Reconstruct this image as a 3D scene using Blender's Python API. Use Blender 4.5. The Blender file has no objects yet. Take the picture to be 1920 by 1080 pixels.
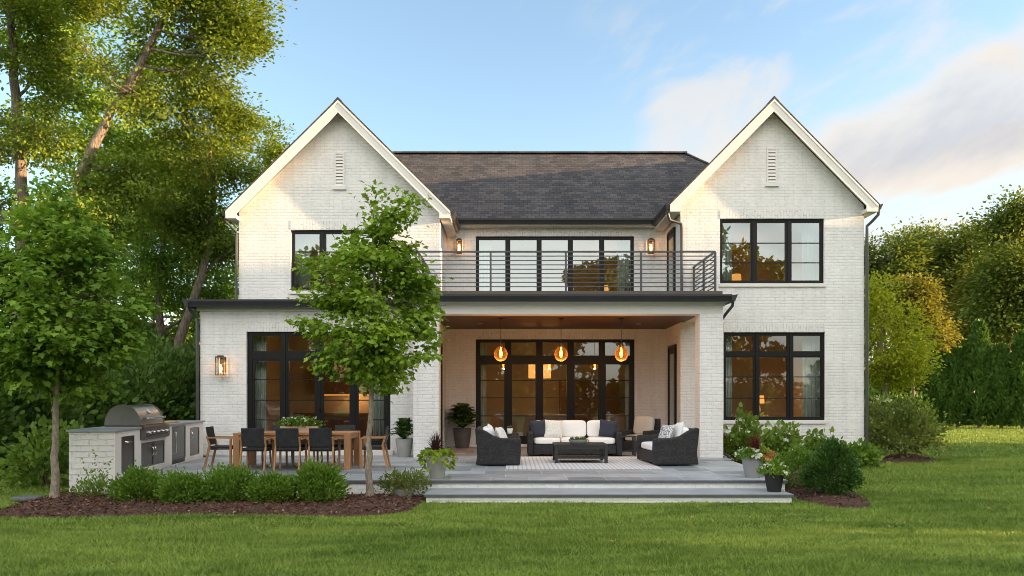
import bpy, math, random
import numpy as np
from mathutils import Vector, Matrix
C = bpy.context.scene
R = math.radians
# ------------------------------------------------------------------ camera, sky, sun, exposure
cam_d = bpy.data.cameras.new('camera'); cam = bpy.data.objects.new('camera', cam_d)
C.collection.objects.link(cam); C.camera = cam
EYE = 1.52                      # above the patio (z = 0); the lawn lies at z = -0.30
FPX = 1493.0                    # focal length in pixels of the 1920 wide photograph
cam.location = (0, 0, EYE); cam.rotation_euler = (R(90), 0, 0)
cam_d.sensor_width = 36; cam_d.lens = 36 * FPX / 1920
cam_d.shift_y = (745 - 540) / 1920
cam_d.clip_start = 0.1; cam_d.clip_end = 3000
SUN_EL, SUN_AZ = R(7.4), R(90 + 6.0)        # azimuth clockwise from +Y: from the right, a little to the front
sdir = Vector((math.sin(SUN_AZ) * math.cos(SUN_EL), math.cos(SUN_AZ) * math.cos(SUN_EL), math.sin(SUN_EL)))
sl = bpy.data.lights.new('sun', 'SUN'); sl.energy = 4.9; sl.angle = R(0.55); sl.color = (1.0, 0.66, 0.36)
so = bpy.data.objects.new('sun', sl); C.collection.objects.link(so)
so.rotation_euler = sdir.to_track_quat('Z', 'Y').to_euler(); so.location = sdir * 80
C.view_settings.view_transform = 'Standard'; C.view_settings.look = 'None'
C.view_settings.exposure = 1.95; C.view_settings.gamma = 1
C.cycles.use_denoising = True; C.cycles.pixel_filter_type = 'BLACKMAN_HARRIS'; C.cycles.filter_width = 0.95
C.cycles.max_bounces = 8; C.cycles.transparent_max_bounces = 16
C.cycles.sample_clamp_indirect = 4.0
try: C.cycles.caustics_reflective = False; C.cycles.caustics_refractive = False
except Exception: pass

W = bpy.data.worlds.new('World'); C.world = W; W.use_nodes = True
nt = W.node_tree; nt.nodes.clear()
def wn(t, **k):
    n = nt.nodes.new(t)
    for a, b in k.items(): setattr(n, a, b)
    return n
def wl(a, b): nt.links.new(a, b)
def wmath(op, a, b=None, clamp=False):
    n = wn('ShaderNodeMath', operation=op, use_clamp=clamp)
    for i, s in enumerate((a, b)):
        if s is None: continue
        if isinstance(s, (int, float)): n.inputs[i].default_value = s
        else: wl(s, n.inputs[i])
    return n.outputs[0]
wo = wn('ShaderNodeOutputWorld')
sky = wn('ShaderNodeTexSky', sky_type='NISHITA'); sky.sun_disc = False
sky.sun_elevation = SUN_EL; sky.sun_rotation = SUN_AZ; sky.altitude = 100; sky.air_density = 1.0; sky.dust_density = 0.6; sky.ozone_density = 1.6
bg = wn('ShaderNodeBackground'); bg.inputs[1].default_value = 0.13; hs_ = wn('ShaderNodeHueSaturation'); hs_.inputs['Saturation'].default_value = 0.93; wl(sky.outputs[0], hs_.inputs['Color']); wl(hs_.outputs[0], bg.inputs[0])
# clouds: two layers of stretched noise in the direction of view
tc = wn('ShaderNodeTexCoord'); sp = wn('ShaderNodeSeparateXYZ'); wl(tc.outputs['Generated'], sp.inputs[0])
X_, Y_, Z_ = sp.outputs
azi = wmath('ARCTAN2', X_, Y_)                       # 0 = straight ahead, + to the right
ele = wmath('ARCSINE', Z_)
def cloud(scale, rot, sx, sy, det, off, lo, hi, dist=0.4):
    cb = wn('ShaderNodeCombineXYZ'); wl(azi, cb.inputs[0]); wl(ele, cb.inputs[1]); cb.inputs[2].default_value = off
    mp = wn('ShaderNodeMapping', vector_type='TEXTURE'); mp.inputs['Rotation'].default_value = (0, 0, rot); mp.inputs['Scale'].default_value = (sx, sy, 1)
    wl(cb.outputs[0], mp.inputs[0])
    nz = wn('ShaderNodeTexNoise'); nz.inputs['Scale'].default_value = scale; nz.inputs['Detail'].default_value = det; nz.inputs['Roughness'].default_value = 0.55
    nz.inputs['Distortion'].default_value = dist
    wl(mp.outputs[0], nz.inputs[0])
    mr = wn('ShaderNodeMapRange', interpolation_type='SMOOTHSTEP'); wl(nz.outputs[0], mr.inputs[0])
    mr.inputs[1].default_value = lo; mr.inputs[2].default_value = hi
    return mr.outputs[0]
def ramp(v, a, b):
    mr = wn('ShaderNodeMapRange', interpolation_type='SMOOTHSTEP'); wl(v, mr.inputs[0]); mr.inputs[1].default_value = a; mr.inputs[2].default_value = b
    return mr.outputs[0]
# a long bank on the right, ragged puffs beside it, thin wisps elsewhere
def raw(scale, rot, sx, det, off, dist):
    cb = wn('ShaderNodeCombineXYZ'); wl(azi, cb.inputs[0]); wl(ele, cb.inputs[1]); cb.inputs[2].default_value = off
    mp = wn('ShaderNodeMapping', vector_type='TEXTURE'); mp.inputs['Rotation'].default_value = (0, 0, rot); mp.inputs['Scale'].default_value = (sx, 1, 1)
    wl(cb.outputs[0], mp.inputs[0]); nz = wn('ShaderNodeTexNoise'); nz.inputs['Scale'].default_value = scale; nz.inputs['Detail'].default_value = det
    nz.inputs['Roughness'].default_value = 0.6; nz.inputs['Distortion'].default_value = dist; wl(mp.outputs[0], nz.inputs[0]); return nz.outputs[0]
def mul(*v):
    r = v[0]
    for q in v[1:]: r = wmath('MULTIPLY', r, q)
    return r
bank_m = mul(ramp(azi, 0.16, 0.42), ramp(ele, 0.17, 0.27), ramp(wmath('SUBTRACT', ele, wmath('MULTIPLY', azi, 0.38)), 0.225, 0.14))
bank_v = wmath('ADD', raw(5.0, R(24), 2.1, 9, 3.1, .35), wmath('MULTIPLY', wmath('SUBTRACT', bank_m, 1.0), 0.42))
bank = ramp(bank_v, 0.24, 0.46)
puff_m = mul(ramp(azi, 0.10, 0.20), ramp(azi, 0.46, 0.32), ramp(ele, 0.19, 0.27), ramp(ele, 0.46, 0.36))
puff_v = wmath('ADD', raw(8.0, R(28), 1.7, 10, 12.2, .5), wmath('MULTIPLY', wmath('SUBTRACT', puff_m, 1.0), 0.36))
puff = ramp(puff_v, 0.37, 0.60)
low_m = mul(ramp(azi, 0.25, 0.45), ramp(ele, 0.08, 0.13), ramp(ele, 0.22, 0.15))
low = mul(ramp(raw(7.0, R(14), 3.2, 8, 6.6, .3), 0.46, 0.68), low_m)
wisp = mul(ramp(raw(8.0, R(26), 2.0, 9, 8.4, .6), 0.52, 0.74), ramp(azi, 0.02, 0.2))
fac = wmath('MINIMUM', wmath('ADD', mul(bank, 0.70), wmath('ADD', mul(puff, 0.64), wmath('ADD', mul(low, .6), wmath('ADD', mul(wisp, .55), mul(ramp(azi, -.10, .40), ramp(ele, .42, .06), .62))))), 1.0)
shade_ = mul(ramp(bank_v, 0.38, 0.60), bank_m, ramp(raw(6.0, R(24), 2.0, 6, 1.7, .3), 0.30, 0.60))
lo_ = wn('ShaderNodeMix', data_type='RGBA'); wl(shade_, lo_.inputs[0])
lo_.inputs[6].default_value = (1.0, 0.92, 0.83, 1); lo_.inputs[7].default_value = (0.66, 0.67, 0.72, 1)
cbg = wn('ShaderNodeBackground'); wl(lo_.outputs[2], cbg.inputs[0]); cbg.inputs[1].default_value = 0.25
mxw = wn('ShaderNodeMixShader'); wl(fac, mxw.inputs[0]); wl(bg.outputs[0], mxw.inputs[1]); wl(cbg.outputs[0], mxw.inputs[2])
# unseen bright cloud added behind the viewer to brighten the house front
fill_cloud = wmath('MULTIPLY', ramp(Y_, 0.10, -0.45), cloud(3.0, 0.3, 2.0, 1.0, 6, 1.3, 0.22, 0.55))
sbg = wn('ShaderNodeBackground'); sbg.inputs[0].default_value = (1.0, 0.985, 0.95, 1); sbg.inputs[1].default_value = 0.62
mx2 = wn('ShaderNodeMixShader'); wl(wmath('MULTIPLY', fill_cloud, ramp(ele, -0.02, 0.10)), mx2.inputs[0]); wl(mxw.outputs[0], mx2.inputs[1]); wl(sbg.outputs[0], mx2.inputs[2])
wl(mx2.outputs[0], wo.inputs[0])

rnd = random.Random(11)
def PX(px, d): return (px - 960) * d / FPX
def PZ(py, d): return EYE - (py - 745) * d / FPX
GZ = -0.30
def gd(py, z=GZ): return (EYE - z) * FPX / (py - 745)

# ------------------------------------------------------------------ object helpers
def link(o): C.collection.objects.link(o); return o
def tag(o, label=None, cat=None, group=None, kind=None):
    if label: o['label'] = label
    if cat: o['category'] = cat
    if group: o['group'] = group
    if kind: o['kind'] = kind
    return o
def empty(name, loc=(0, 0, 0), rz=0.0, label=None, cat=None, group=None):
    o = link(bpy.data.objects.new(name, None)); o.location = loc; o.rotation_euler = (0, 0, rz); o.empty_display_size = .2
    return tag(o, label, cat, group)
def dup(root, loc=None, rz=None, label=None, parent=None):
    c = link(root.copy())
    if parent is not None: c.parent = parent
    for ch in list(root.children): dup(ch, parent=c)
    if loc is not None: c.location = loc
    if rz is not None: c.rotation_euler = (0, 0, rz)
    if label: c['label'] = label
    return c

class MB:
    def __init__(s): s.v = []; s.f = []
    def add(s, vs, fs, M=None):
        o = len(s.v)
        if M is not None: vs = [tuple(M @ Vector(p)) for p in vs]
        s.v += [tuple(p) for p in vs]; s.f += [tuple(i + o for i in f) for f in fs]; return s
    def box(s, x0, x1, y0, y1, z0, z1, M=None):
        return s.add([(x0,y0,z0),(x1,y0,z0),(x1,y1,z0),(x0,y1,z0),(x0,y0,z1),(x1,y0,z1),(x1,y1,z1),(x0,y1,z1)],
                     [(0,3,2,1),(4,5,6,7),(0,1,5,4),(1,2,6,5),(2,3,7,6),(3,0,4,7)], M)
    def bar(s, a, b, w, h, w2=None, h2=None):
        a, b = Vector(a), Vector(b); d = (b - a).normalized()
        up = Vector((0, 0, 1)) if abs(d.z) < .9 else Vector((0, 1, 0))
        sx = d.cross(up).normalized(); sy = sx.cross(d).normalized()
        w2 = w if w2 is None else w2; h2 = h if h2 is None else h2
        vs = []
        for p, ww, hh in ((a, w, h), (b, w2, h2)):
            for i, j in ((-1,-1),(1,-1),(1,1),(-1,1)): vs.append(p + sx * i * ww / 2 + sy * j * hh / 2)
        return s.add(vs, [(3,2,1,0),(4,5,6,7),(0,1,5,4),(1,2,6,5),(2,3,7,6),(3,0,4,7)])
    def tube(s, pts, r, n=8, caps=True):
        pts = [Vector(p) for p in pts]; rs = r if isinstance(r, (list, tuple)) else [r] * len(pts)
        vs = []; fs = []; ref = None
        for i, p in enumerate(pts):
            d = (pts[min(i+1, len(pts)-1)] - pts[max(i-1, 0)]).normalized()
            if ref is None: ref = Vector((1, 0, 0)) if abs(d.x) < .8 else Vector((0, 1, 0))
            a = (ref - d * ref.dot(d)).normalized(); b = d.cross(a); ref = a
            for k in range(n):
                t = 2 * math.pi * k / n; vs.append(p + (a * math.cos(t) + b * math.sin(t)) * rs[i])
        for i in range(len(pts) - 1):
            for k in range(n):
                k2 = (k + 1) % n; fs.append((i*n+k, i*n+k2, (i+1)*n+k2, (i+1)*n+k))
        if caps: fs.append(tuple(reversed(range(n)))); fs.append(tuple(range((len(pts)-1)*n, len(pts)*n)))
        return s.add(vs, fs)
    def lathe(s, prof, n=24, c=(0, 0, 0), jitter=0):
        vs = []; fs = []
        for r, z in prof:
            for k in range(n):
                t = 2 * math.pi * k / n; vs.append((c[0] + r * math.cos(t), c[1] + r * math.sin(t), c[2] + z))
        for i in range(len(prof) - 1):
            for k in range(n):
                k2 = (k + 1) % n; fs.append((i*n+k, i*n+k2, (i+1)*n+k2, (i+1)*n+k))
        if prof[0][0] > 1e-4: fs.append(tuple(reversed(range(n))))
        if prof[-1][0] > 1e-4: fs.append(tuple(range((len(prof)-1)*n, len(prof)*n)))
        return s.add(vs, fs)
    def prism(s, poly, axis, a0, a1, M=None):
        """poly: 2-D outline; axis 'y': (x,z) outline run from y=a0 to a1; 'x': (y,z); 'z': (x,y)."""
        n = len(poly)
        def P(p, a): return {'y': (p[0], a, p[1]), 'x': (a, p[0], p[1]), 'z': (p[0], p[1], a)}[axis]
        vs = [P(p, a0) for p in poly] + [P(p, a1) for p in poly]
        area = sum(poly[i][0]*poly[(i+1)%n][1] - poly[(i+1)%n][0]*poly[i][1] for i in range(n))
        fl = (area > 0) == (axis in 'xz')        # orientation of the first cap
        f0 = tuple(range(n)); f1 = tuple(range(n, 2*n))
        fs = [tuple(reversed(f0)) if fl else f0, f1 if fl else tuple(reversed(f1))]
        for i in range(n):
            j = (i + 1) % n
            q = (i, j, n+j, n+i); fs.append(q if fl else tuple(reversed(q)))
        return s.add(vs, fs, M)
    def sbox(s, c, size, n=5.0, k=8, M=None, puff=0.0):
        """soft box (superellipsoid over a subdivided cube)"""
        vs = []; fs = []; idx = {}
        def vert(p):
            key = tuple(round(q, 4) for q in p)
            if key in idx: return idx[key]
            L = sum(abs(q) ** n for q in p) ** (1 / n)
            q = [a / L for a in p]
            w = 1 + puff * (1 - min(1, abs(q[0])**2)) * (1 - min(1, abs(q[1])**2))
            vs.append((c[0] + q[0]*size[0]/2, c[1] + q[1]*size[1]/2, c[2] + q[2]*size[2]/2*w)); idx[key] = len(vs) - 1
            return idx[key]
        g = [-1 + 2*i/k for i in range(k+1)]; g = [math.copysign(abs(t)**0.75, t) for t in g]
        for ax in range(3):
            for sg in (-1, 1):
                for i in range(k):
                    for j in range(k):
                        q = []
                        for a, b in ((g[i], g[j]), (g[i+1], g[j]), (g[i+1], g[j+1]), (g[i], g[j+1])):
                            p = [0, 0, 0]; p[ax] = sg; p[(ax+1) % 3] = a; p[(ax+2) % 3] = b; q.append(vert(p))
                        fs.append(tuple(q) if sg > 0 else tuple(reversed(q)))
        return s.add(vs, fs, M)
    def pillow(s, w, h, t, M, k=10):
        vs = []; fs = []
        for sg in (1, -1):
            o = len(vs)
            for i in range(k+1):
                for j in range(k+1):
                    x = -1 + 2*i/k; y = -1 + 2*j/k
                    z = t/2 * ((1-x**4)*(1-y**4))**0.6
                    pin = 1 - 0.06*(1-abs(x*y))*max(abs(x), abs(y))
                    vs.append((x*w/2*pin, y*h/2*pin, sg*z))
            for i in range(k):
                for j in range(k):
                    a = o+i*(k+1)+j; q = (a, a+k+1, a+k+2, a+1); fs.append(q if sg > 0 else tuple(reversed(q)))
        return s.add(vs, fs, M)
    def build(s, name, m, parent=None, off=None, smooth=False, bevel=0.0, sharp=35):
        me = bpy.data.meshes.new(name)
        vs = s.v if off is None else [(p[0]-off[0], p[1]-off[1], p[2]-off[2]) for p in s.v]
        me.from_pydata(vs, [], s.f); me.materials.append(m); me.update()
        if smooth:
            me.shade_smooth()
            try: me.set_sharp_from_angle(angle=R(sharp))
            except Exception: pass
        o = link(bpy.data.objects.new(name, me))
        if parent is not None: o.parent = parent
        if bevel:
            b = o.modifiers.new('edge', 'BEVEL'); b.width = bevel; b.segments = 2; b.limit_method = 'ANGLE'; b.angle_limit = R(40)
        return o
def RT(loc=(0,0,0), rx=0, ry=0, rz=0):
    return Matrix.Translation(loc) @ Matrix.Rotation(rz, 4, 'Z') @ Matrix.Rotation(ry, 4, 'Y') @ Matrix.Rotation(rx, 4, 'X')

# ------------------------------------------------------------------ materials
class NT:
    def __init__(s, name):
        s.m = bpy.data.materials.new(name); s.m.use_nodes = True; s.t = s.m.node_tree; s.t.nodes.clear()
        s.out = s.n('ShaderNodeOutputMaterial')
    def n(s, t, **k):
        x = s.t.nodes.new(t)
        for a, b in k.items(): setattr(x, a, b)
        return x
    def l(s, a, b): s.t.links.new(a, b)
    def math(s, op, a, b=None, c=None):
        n = s.n('ShaderNodeMath', operation=op)
        for i, v in enumerate((a, b, c)):
            if v is None: continue
            if isinstance(v, (int, float)): n.inputs[i].default_value = v
            else: s.l(v, n.inputs[i])
        return n.outputs[0]
    def mix(s, f, a, b, blend='MIX'):
        n = s.n('ShaderNodeMix', data_type='RGBA', blend_type=blend)
        for i, v in ((0, f), (6, a), (7, b)):
            if isinstance(v, (int, float)): n.inputs[i].default_value = v
            elif isinstance(v, tuple): n.inputs[i].default_value = (*v[:3], 1)
            else: s.l(v, n.inputs[i])
        return n.outputs[2]
    def noise(s, vec, scale, det=4, rough=.5, dist=0):
        n = s.n('ShaderNodeTexNoise'); n.inputs['Scale'].default_value = scale; n.inputs['Detail'].default_value = det
        n.inputs['Roughness'].default_value = rough; n.inputs['Distortion'].default_value = dist
        if vec is not None: s.l(vec, n.inputs['Vector'])
        return n.outputs[0]
    def remap(s, v, a, b, c=0., d=1.):
        n = s.n('ShaderNodeMapRange'); s.l(v, n.inputs[0])
        for i, q in enumerate((a, b, c, d)): n.inputs[i+1].default_value = q
        return n.outputs[0]
    def pbsdf(s, col, rough=.5, metal=0., spec=.5):
        p = s.n('ShaderNodeBsdfPrincipled')
        if isinstance(col, tuple): p.inputs['Base Color'].default_value = (*col[:3], 1)
        else: s.l(col, p.inputs['Base Color'])
        if isinstance(rough, (int, float)): p.inputs['Roughness'].default_value = rough
        else: s.l(rough, p.inputs['Roughness'])
        p.inputs['Metallic'].default_value = metal; p.inputs['Specular IOR Level'].default_value = spec
        return p
    def bump(s, h, strength, dist, p):
        b = s.n('ShaderNodeBump'); b.inputs['Strength'].default_value = strength; b.inputs['Distance'].default_value = dist
        s.l(h, b.inputs['Height']); s.l(b.outputs[0], p.inputs['Normal']); return b
    def done(s, sh): s.l(sh, s.out.inputs[0]); return s.m
    def facing_uv(s, world=True, swap=False):
        """(u, v, 0): u runs along the face horizontally, v is height (or y on level faces)"""
        g = s.n('ShaderNodeNewGeometry')
        tcn = s.n('ShaderNodeTexCoord')
        a = s.n('ShaderNodeSeparateXYZ'); s.l(g.outputs['Position'] if world else tcn.outputs['Object'], a.inputs[0])
        if world: nv = g.outputs['True Normal']
        else: nv = tcn.outputs['Normal']
        b = s.n('ShaderNodeSeparateXYZ'); s.l(nv, b.inputs[0])
        fx = s.math('GREATER_THAN', s.math('ABSOLUTE', b.outputs[0]), s.math('ABSOLUTE', b.outputs[1]))
        top = s.math('GREATER_THAN', s.math('ABSOLUTE', b.outputs[2]), 0.9)
        def sel(f, p, q): return s.math('ADD', s.math('MULTIPLY', q, f), s.math('MULTIPLY', p, s.math('SUBTRACT', 1., f)))
        fx = s.math('MULTIPLY', fx, s.math('SUBTRACT', 1., top))
        u = sel(fx, a.outputs[0], a.outputs[1]); v = sel(top, a.outputs[2], a.outputs[1])
        cb = s.n('ShaderNodeCombineXYZ')
        s.l(v if swap else u, cb.inputs[0]); s.l(u if swap else v, cb.inputs[1])
        return cb.outputs[0]

def std(name, col, rough=.5, metal=0., spec=.5, var=0.0, vscale=6., bump=0.0, bscale=40., bdist=.01, stretch=None, coord='Object'):
    t = NT(name); tcn = t.n('ShaderNodeTexCoord'); vec = tcn.outputs[coord]
    if stretch:
        mp = t.n('ShaderNodeMapping'); mp.inputs['Scale'].default_value = stretch; t.l(vec, mp.inputs[0]); vec = mp.outputs[0]
    c = col
    if var:
        f = t.remap(t.noise(vec, vscale, 5, .6), .3, .7)
        c = t.mix(f, tuple(q*(1-var) for q in col), tuple(min(1, q*(1+var)) for q in col))
    p = t.pbsdf(c, rough, metal, spec)
    if bump: t.bump(t.noise(vec, bscale, 4, .6), bump, bdist, p)
    return t.done(p.outputs[0])

def brick(name, c1, c2, mortar, bw=.25, rh=.088, swap=False, msize=.012, bumpd=.016, strength=.6, rough=.75, dist=.012, world=True, blot=.10):
    t = NT(name); uv = t.facing_uv(world, swap)
    nz = t.n('ShaderNodeTexNoise'); nz.inputs['Scale'].default_value = 5.; nz.inputs['Detail'].default_value = 3; t.l(uv, nz.inputs['Vector'])
    sc = t.n('ShaderNodeVectorMath', operation='SUBTRACT'); t.l(nz.outputs['Color'], sc.inputs[0]); sc.inputs[1].default_value = (.5, .5, .5)
    s2 = t.n('ShaderNodeVectorMath', operation='SCALE'); t.l(sc.outputs[0], s2.inputs[0]); s2.inputs['Scale'].default_value = dist * 2.4
    ad = t.n('ShaderNodeVectorMath', operation='ADD'); t.l(uv, ad.inputs[0]); t.l(s2.outputs[0], ad.inputs[1])
    b = t.n('ShaderNodeTexBrick'); t.l(ad.outputs[0], b.inputs['Vector'])
    b.inputs['Color1'].default_value = (*c1, 1); b.inputs['Color2'].default_value = (*c2, 1); b.inputs['Mortar'].default_value = (*mortar, 1)
    b.inputs['Scale'].default_value = 1; b.inputs['Mortar Size'].default_value = msize; b.inputs['Mortar Smooth'].default_value = .35
    b.inputs['Brick Width'].default_value = bw; b.inputs['Row Height'].default_value = rh
    lowf = t.remap(t.noise(uv, 1.3, 5, .6), .3, .7, 1 - blot, 1.0)
    fine = t.noise(uv, 14, 5, .6)
    stm = t.n('ShaderNodeMapping'); stm.inputs['Scale'].default_value = (5.0, .45, 1); t.l(uv, stm.inputs[0])
    lowf = t.math('MULTIPLY', lowf, t.remap(t.noise(stm.outputs[0], 1.0, 5, .65), .30, .52, .90, 1.0))      # faint rain streaks
    # paint bridges some joints: the mortar mask is broken up by noise
    cov = t.remap(t.noise(uv, 7.5, 3, .6), .40, .62)
    mm = t.math('MULTIPLY', b.outputs['Fac'], cov)
    col = t.mix(mm, b.outputs['Color'], mortar)
    base = t.mix(t.math('MULTIPLY', b.outputs['Fac'], t.math('SUBTRACT', 1., cov)), col, c1)
    col = t.mix(1.0, base, lowf, 'MULTIPLY')
    p = t.pbsdf(col, rough, 0, .3)
    hgt = t.math('ADD', t.math('MULTIPLY', t.math('SUBTRACT', 1., b.outputs['Fac']), 1.0), t.math('MULTIPLY', fine, .9))
    t.bump(hgt, strength, bumpd, p)
    return t.done(p.outputs[0])

def leafm(name, col, alt=None, trans=.35, rough=.55, var=.30):
    t = NT(name); g = t.n('ShaderNodeNewGeometry'); r = g.outputs['Random Per Island']
    alt = alt or (col[0]*1.7, col[1]*1.35, col[2]*.9)
    tcn = t.n('ShaderNodeTexCoord')
    f = t.math('ADD', t.math('MULTIPLY', r, .42), t.math('MULTIPLY', t.remap(t.noise(tcn.outputs['Object'], 1.1, 3), .35, .65), .58))
    c = t.mix(f, tuple(q*(1-var) for q in col), alt)
    p = t.pbsdf(c, rough, 0, .25)
    tr = t.n('ShaderNodeBsdfTranslucent'); t.l(t.mix(.5, c, tuple(min(1, a) for a in (alt[0]*1.3, alt[1]*1.3, alt[2]*.6))), tr.inputs[0])
    mx = t.n('ShaderNodeMixShader'); mx.inputs[0].default_value = trans; t.l(p.outputs[0], mx.inputs[1]); t.l(tr.outputs[0], mx.inputs[2])
    return t.done(mx.outputs[0])

def glassm(name, refl=.10, tint=(1, 1, 1), wob=.0):
    """thin pane: see-through plus a mirror share that grows at grazing angles (coated double glazing)"""
    t = NT(name)
    tr = t.n('ShaderNodeBsdfTransparent'); tr.inputs[0].default_value = (*tint, 1)
    gl = t.n('ShaderNodeBsdfGlossy'); gl.inputs['Roughness'].default_value = .01; gl.inputs[0].default_value = (.88, .97, .95, 1)
    if wob:
        tcn = t.n('ShaderNodeTexCoord'); b = t.n('ShaderNodeBump'); b.inputs['Strength'].default_value = wob; b.inputs['Distance'].default_value = .02
        t.l(t.noise(tcn.outputs['Object'], 1.6, 2), b.inputs['Height']); t.l(b.outputs[0], gl.inputs['Normal'])
    fr = t.n('ShaderNodeFresnel'); fr.inputs[0].default_value = 1.5
    f = t.math('MINIMUM', t.math('ADD', fr.outputs[0], refl), 1.0)
    mx = t.n('ShaderNodeMixShader'); t.l(f, mx.inputs[0]); t.l(tr.outputs[0], mx.inputs[1]); t.l(gl.outputs[0], mx.inputs[2])
    return t.done(mx.outputs[0])

def emitm(name, col, strength):
    t = NT(name); e = t.n('ShaderNodeEmission'); e.inputs[0].default_value = (*col, 1); e.inputs[1].default_value = strength
    return t.done(e.outputs[0])

M = {}
M['brick'] = brick('painted white brick', (.795, .785, .765), (.755, .745, .725), (.655, .645, .625), strength=.5)
M['lintel'] = brick('painted soldier course', (.795, .785, .765), (.755, .745, .725), (.58, .57, .55), bw=.24, rh=.08, swap=True)
M['stucco'] = std('white painted trim', (.70, .675, .635), .6, var=.04, vscale=2, bump=.1, bscale=30)
M['render'] = std('cream rendered masonry', (.78, .73, .66), .8, var=.05, vscale=3, bump=.25, bscale=60)
M['black'] = std('black painted aluminium', (.008, .0078, .008), .42, 0, .25, var=.15, vscale=3)
M['gutter'] = std('dark grey gutter metal', (.030, .031, .034), .42, .0, .3, var=.12, vscale=2)
M['rail'] = std('grey railing steel', (.075, .075, .080), .4, .4, .5, var=.1)
M['deck'] = std('dark brown deck board', (.085, .065, .055), .6, var=.2, vscale=5, stretch=(.3, 4, 4))
M['glass'] = glassm('coated window glass', .09, (.93, .95, .92), .02)
M['glass_up'] = glassm('mirror coated window glass', .27, (.85, .88, .86), .02)
M['glass_clear'] = glassm('thin lantern glass', .02)
M['ceilwood'] = std('stained timber ceiling', (.075, .032, .014), .5, var=.3, vscale=3, stretch=(.5, 9, 1))
M['roomwall'] = std('warm beige plaster', (.58, .50, .40), .8, var=.05)
M['roomfloor'] = std('oak flooring', (.30, .18, .09), .5, var=.25, vscale=4, stretch=(6, .6, 1))
M['curtain'] = std('white linen curtain', (.72, .76, .72), .85, var=.05)
M['bulb'] = emitm('glowing filament', (1.0, .50, .13), 10)
M['lantern_bulb'] = emitm('lantern filament', (1.0, .45, .12), 5)
M['pipe'] = std('grey downpipe metal', (.055, .056, .060), .4, 0, .4, var=.1)
M['glow'] = emitm('warm lamp glass', (1.0, .42, .09), .34)
M['bark'] = std('grey brown bark', (.19, .15, .115), .9, var=.6, vscale=7, bump=1., bscale=12, bdist=.06, stretch=(3, 3, .6))
M['bark_pale'] = std('pale young bark', (.24, .195, .145), .85, var=.5, vscale=12, bump=.9, bscale=25, bdist=.01, stretch=(2, 2, .8))
M['twig'] = std('brown twig', (.13, .095, .06), .9, var=.3)

def shingles():
    t = NT('asphalt shingles'); uv = t.facing_uv(True)
    b = t.n('ShaderNodeTexBrick'); t.l(uv, b.inputs['Vector']); b.offset = .5
    b.inputs['Color1'].default_value = (.104, .092, .088, 1); b.inputs['Color2'].default_value = (.050, .050, .054, 1); b.inputs['Mortar'].default_value = (.02, .02, .02, 1)
    b.inputs['Scale'].default_value = 1; b.inputs['Mortar Size'].default_value = .006; b.inputs['Brick Width'].default_value = .24; b.inputs['Row Height'].default_value = .098
    b.inputs['Mortar Smooth'].default_value = .2
    sp_ = t.n('ShaderNodeSeparateXYZ'); t.l(uv, sp_.inputs[0])
    saw = t.math('FRACT', t.math('DIVIDE', sp_.outputs[1], .098))
    nzv = t.noise(uv, 22, 4, .7); big = t.remap(t.noise(uv, .8, 3), .3, .7, .8, 1.15)
    col = t.mix(1., t.mix(1., b.outputs['Color'], t.remap(nzv, .25, .75, .6, 1.35), 'MULTIPLY'), big, 'MULTIPLY')
    p = t.pbsdf(col, .9, 0, .25)
    hgt = t.math('ADD', t.math('MULTIPLY', t.math('SUBTRACT', 1., saw), 1.4), t.math('ADD', t.math('MULTIPLY', b.outputs['Fac'], -.6), t.math('MULTIPLY', nzv, .8)))
    t.bump(hgt, .55, .015, p)
    return t.done(p.outputs[0])
M['shingle'] = shingles()

def bluestone():
    t = NT('bluestone paving'); g = t.n('ShaderNodeNewGeometry'); mp = t.n('ShaderNodeMapping'); t.l(g.outputs['Position'], mp.inputs[0]); mp.inputs['Location'].default_value = (.13, .31, 0)
    uv = mp.outputs[0]
    b = t.n('ShaderNodeTexBrick'); t.l(uv, b.inputs['Vector']); b.offset = .37; b.squash = .62; b.squash_frequency = 3; b.offset_frequency = 2
    b.inputs['Color1'].default_value = (.20, .222, .235, 1); b.inputs['Color2'].default_value = (.43, .45, .455, 1); b.inputs['Mortar'].default_value = (.56, .56, .55, 1)
    b.inputs['Scale'].default_value = 1; b.inputs['Mortar Size'].default_value = .007; b.inputs['Brick Width'].default_value = 1.15; b.inputs['Row Height'].default_value = .62
    nzv = t.remap(t.noise(uv, 2.2, 6, .62, .6), .3, .7, .78, 1.2)
    col = t.mix(1., b.outputs['Color'], nzv, 'MULTIPLY')
    p = t.pbsdf(col, t.remap(t.noise(uv, 3, 4), .3, .7, .42, .62), 0, .4)
    t.bump(t.math('ADD', t.math('MULTIPLY', b.outputs['Fac'], -1.), t.math('MULTIPLY', t.noise(uv, 18, 4), .4)), .35, .006, p)
    return t.done(p.outputs[0])
M['bluestone'] = bluestone()
M['stonecap'] = std('bluestone slab', (.30, .32, .33), .55, var=.2, vscale=2.5, bump=.2, bscale=20, coord='Object')
# ------------------------------------------------------------------ the house
HO = (1.0, 22.3, GZ)
house = empty('brick_house', HO, 0, 'large white painted brick house with twin steep gables and a balcony over its porch', 'house')
def hp(mb, name, m, parent=None, **k): return mb.build(name, m, parent or house, off=HO, **k)

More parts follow.
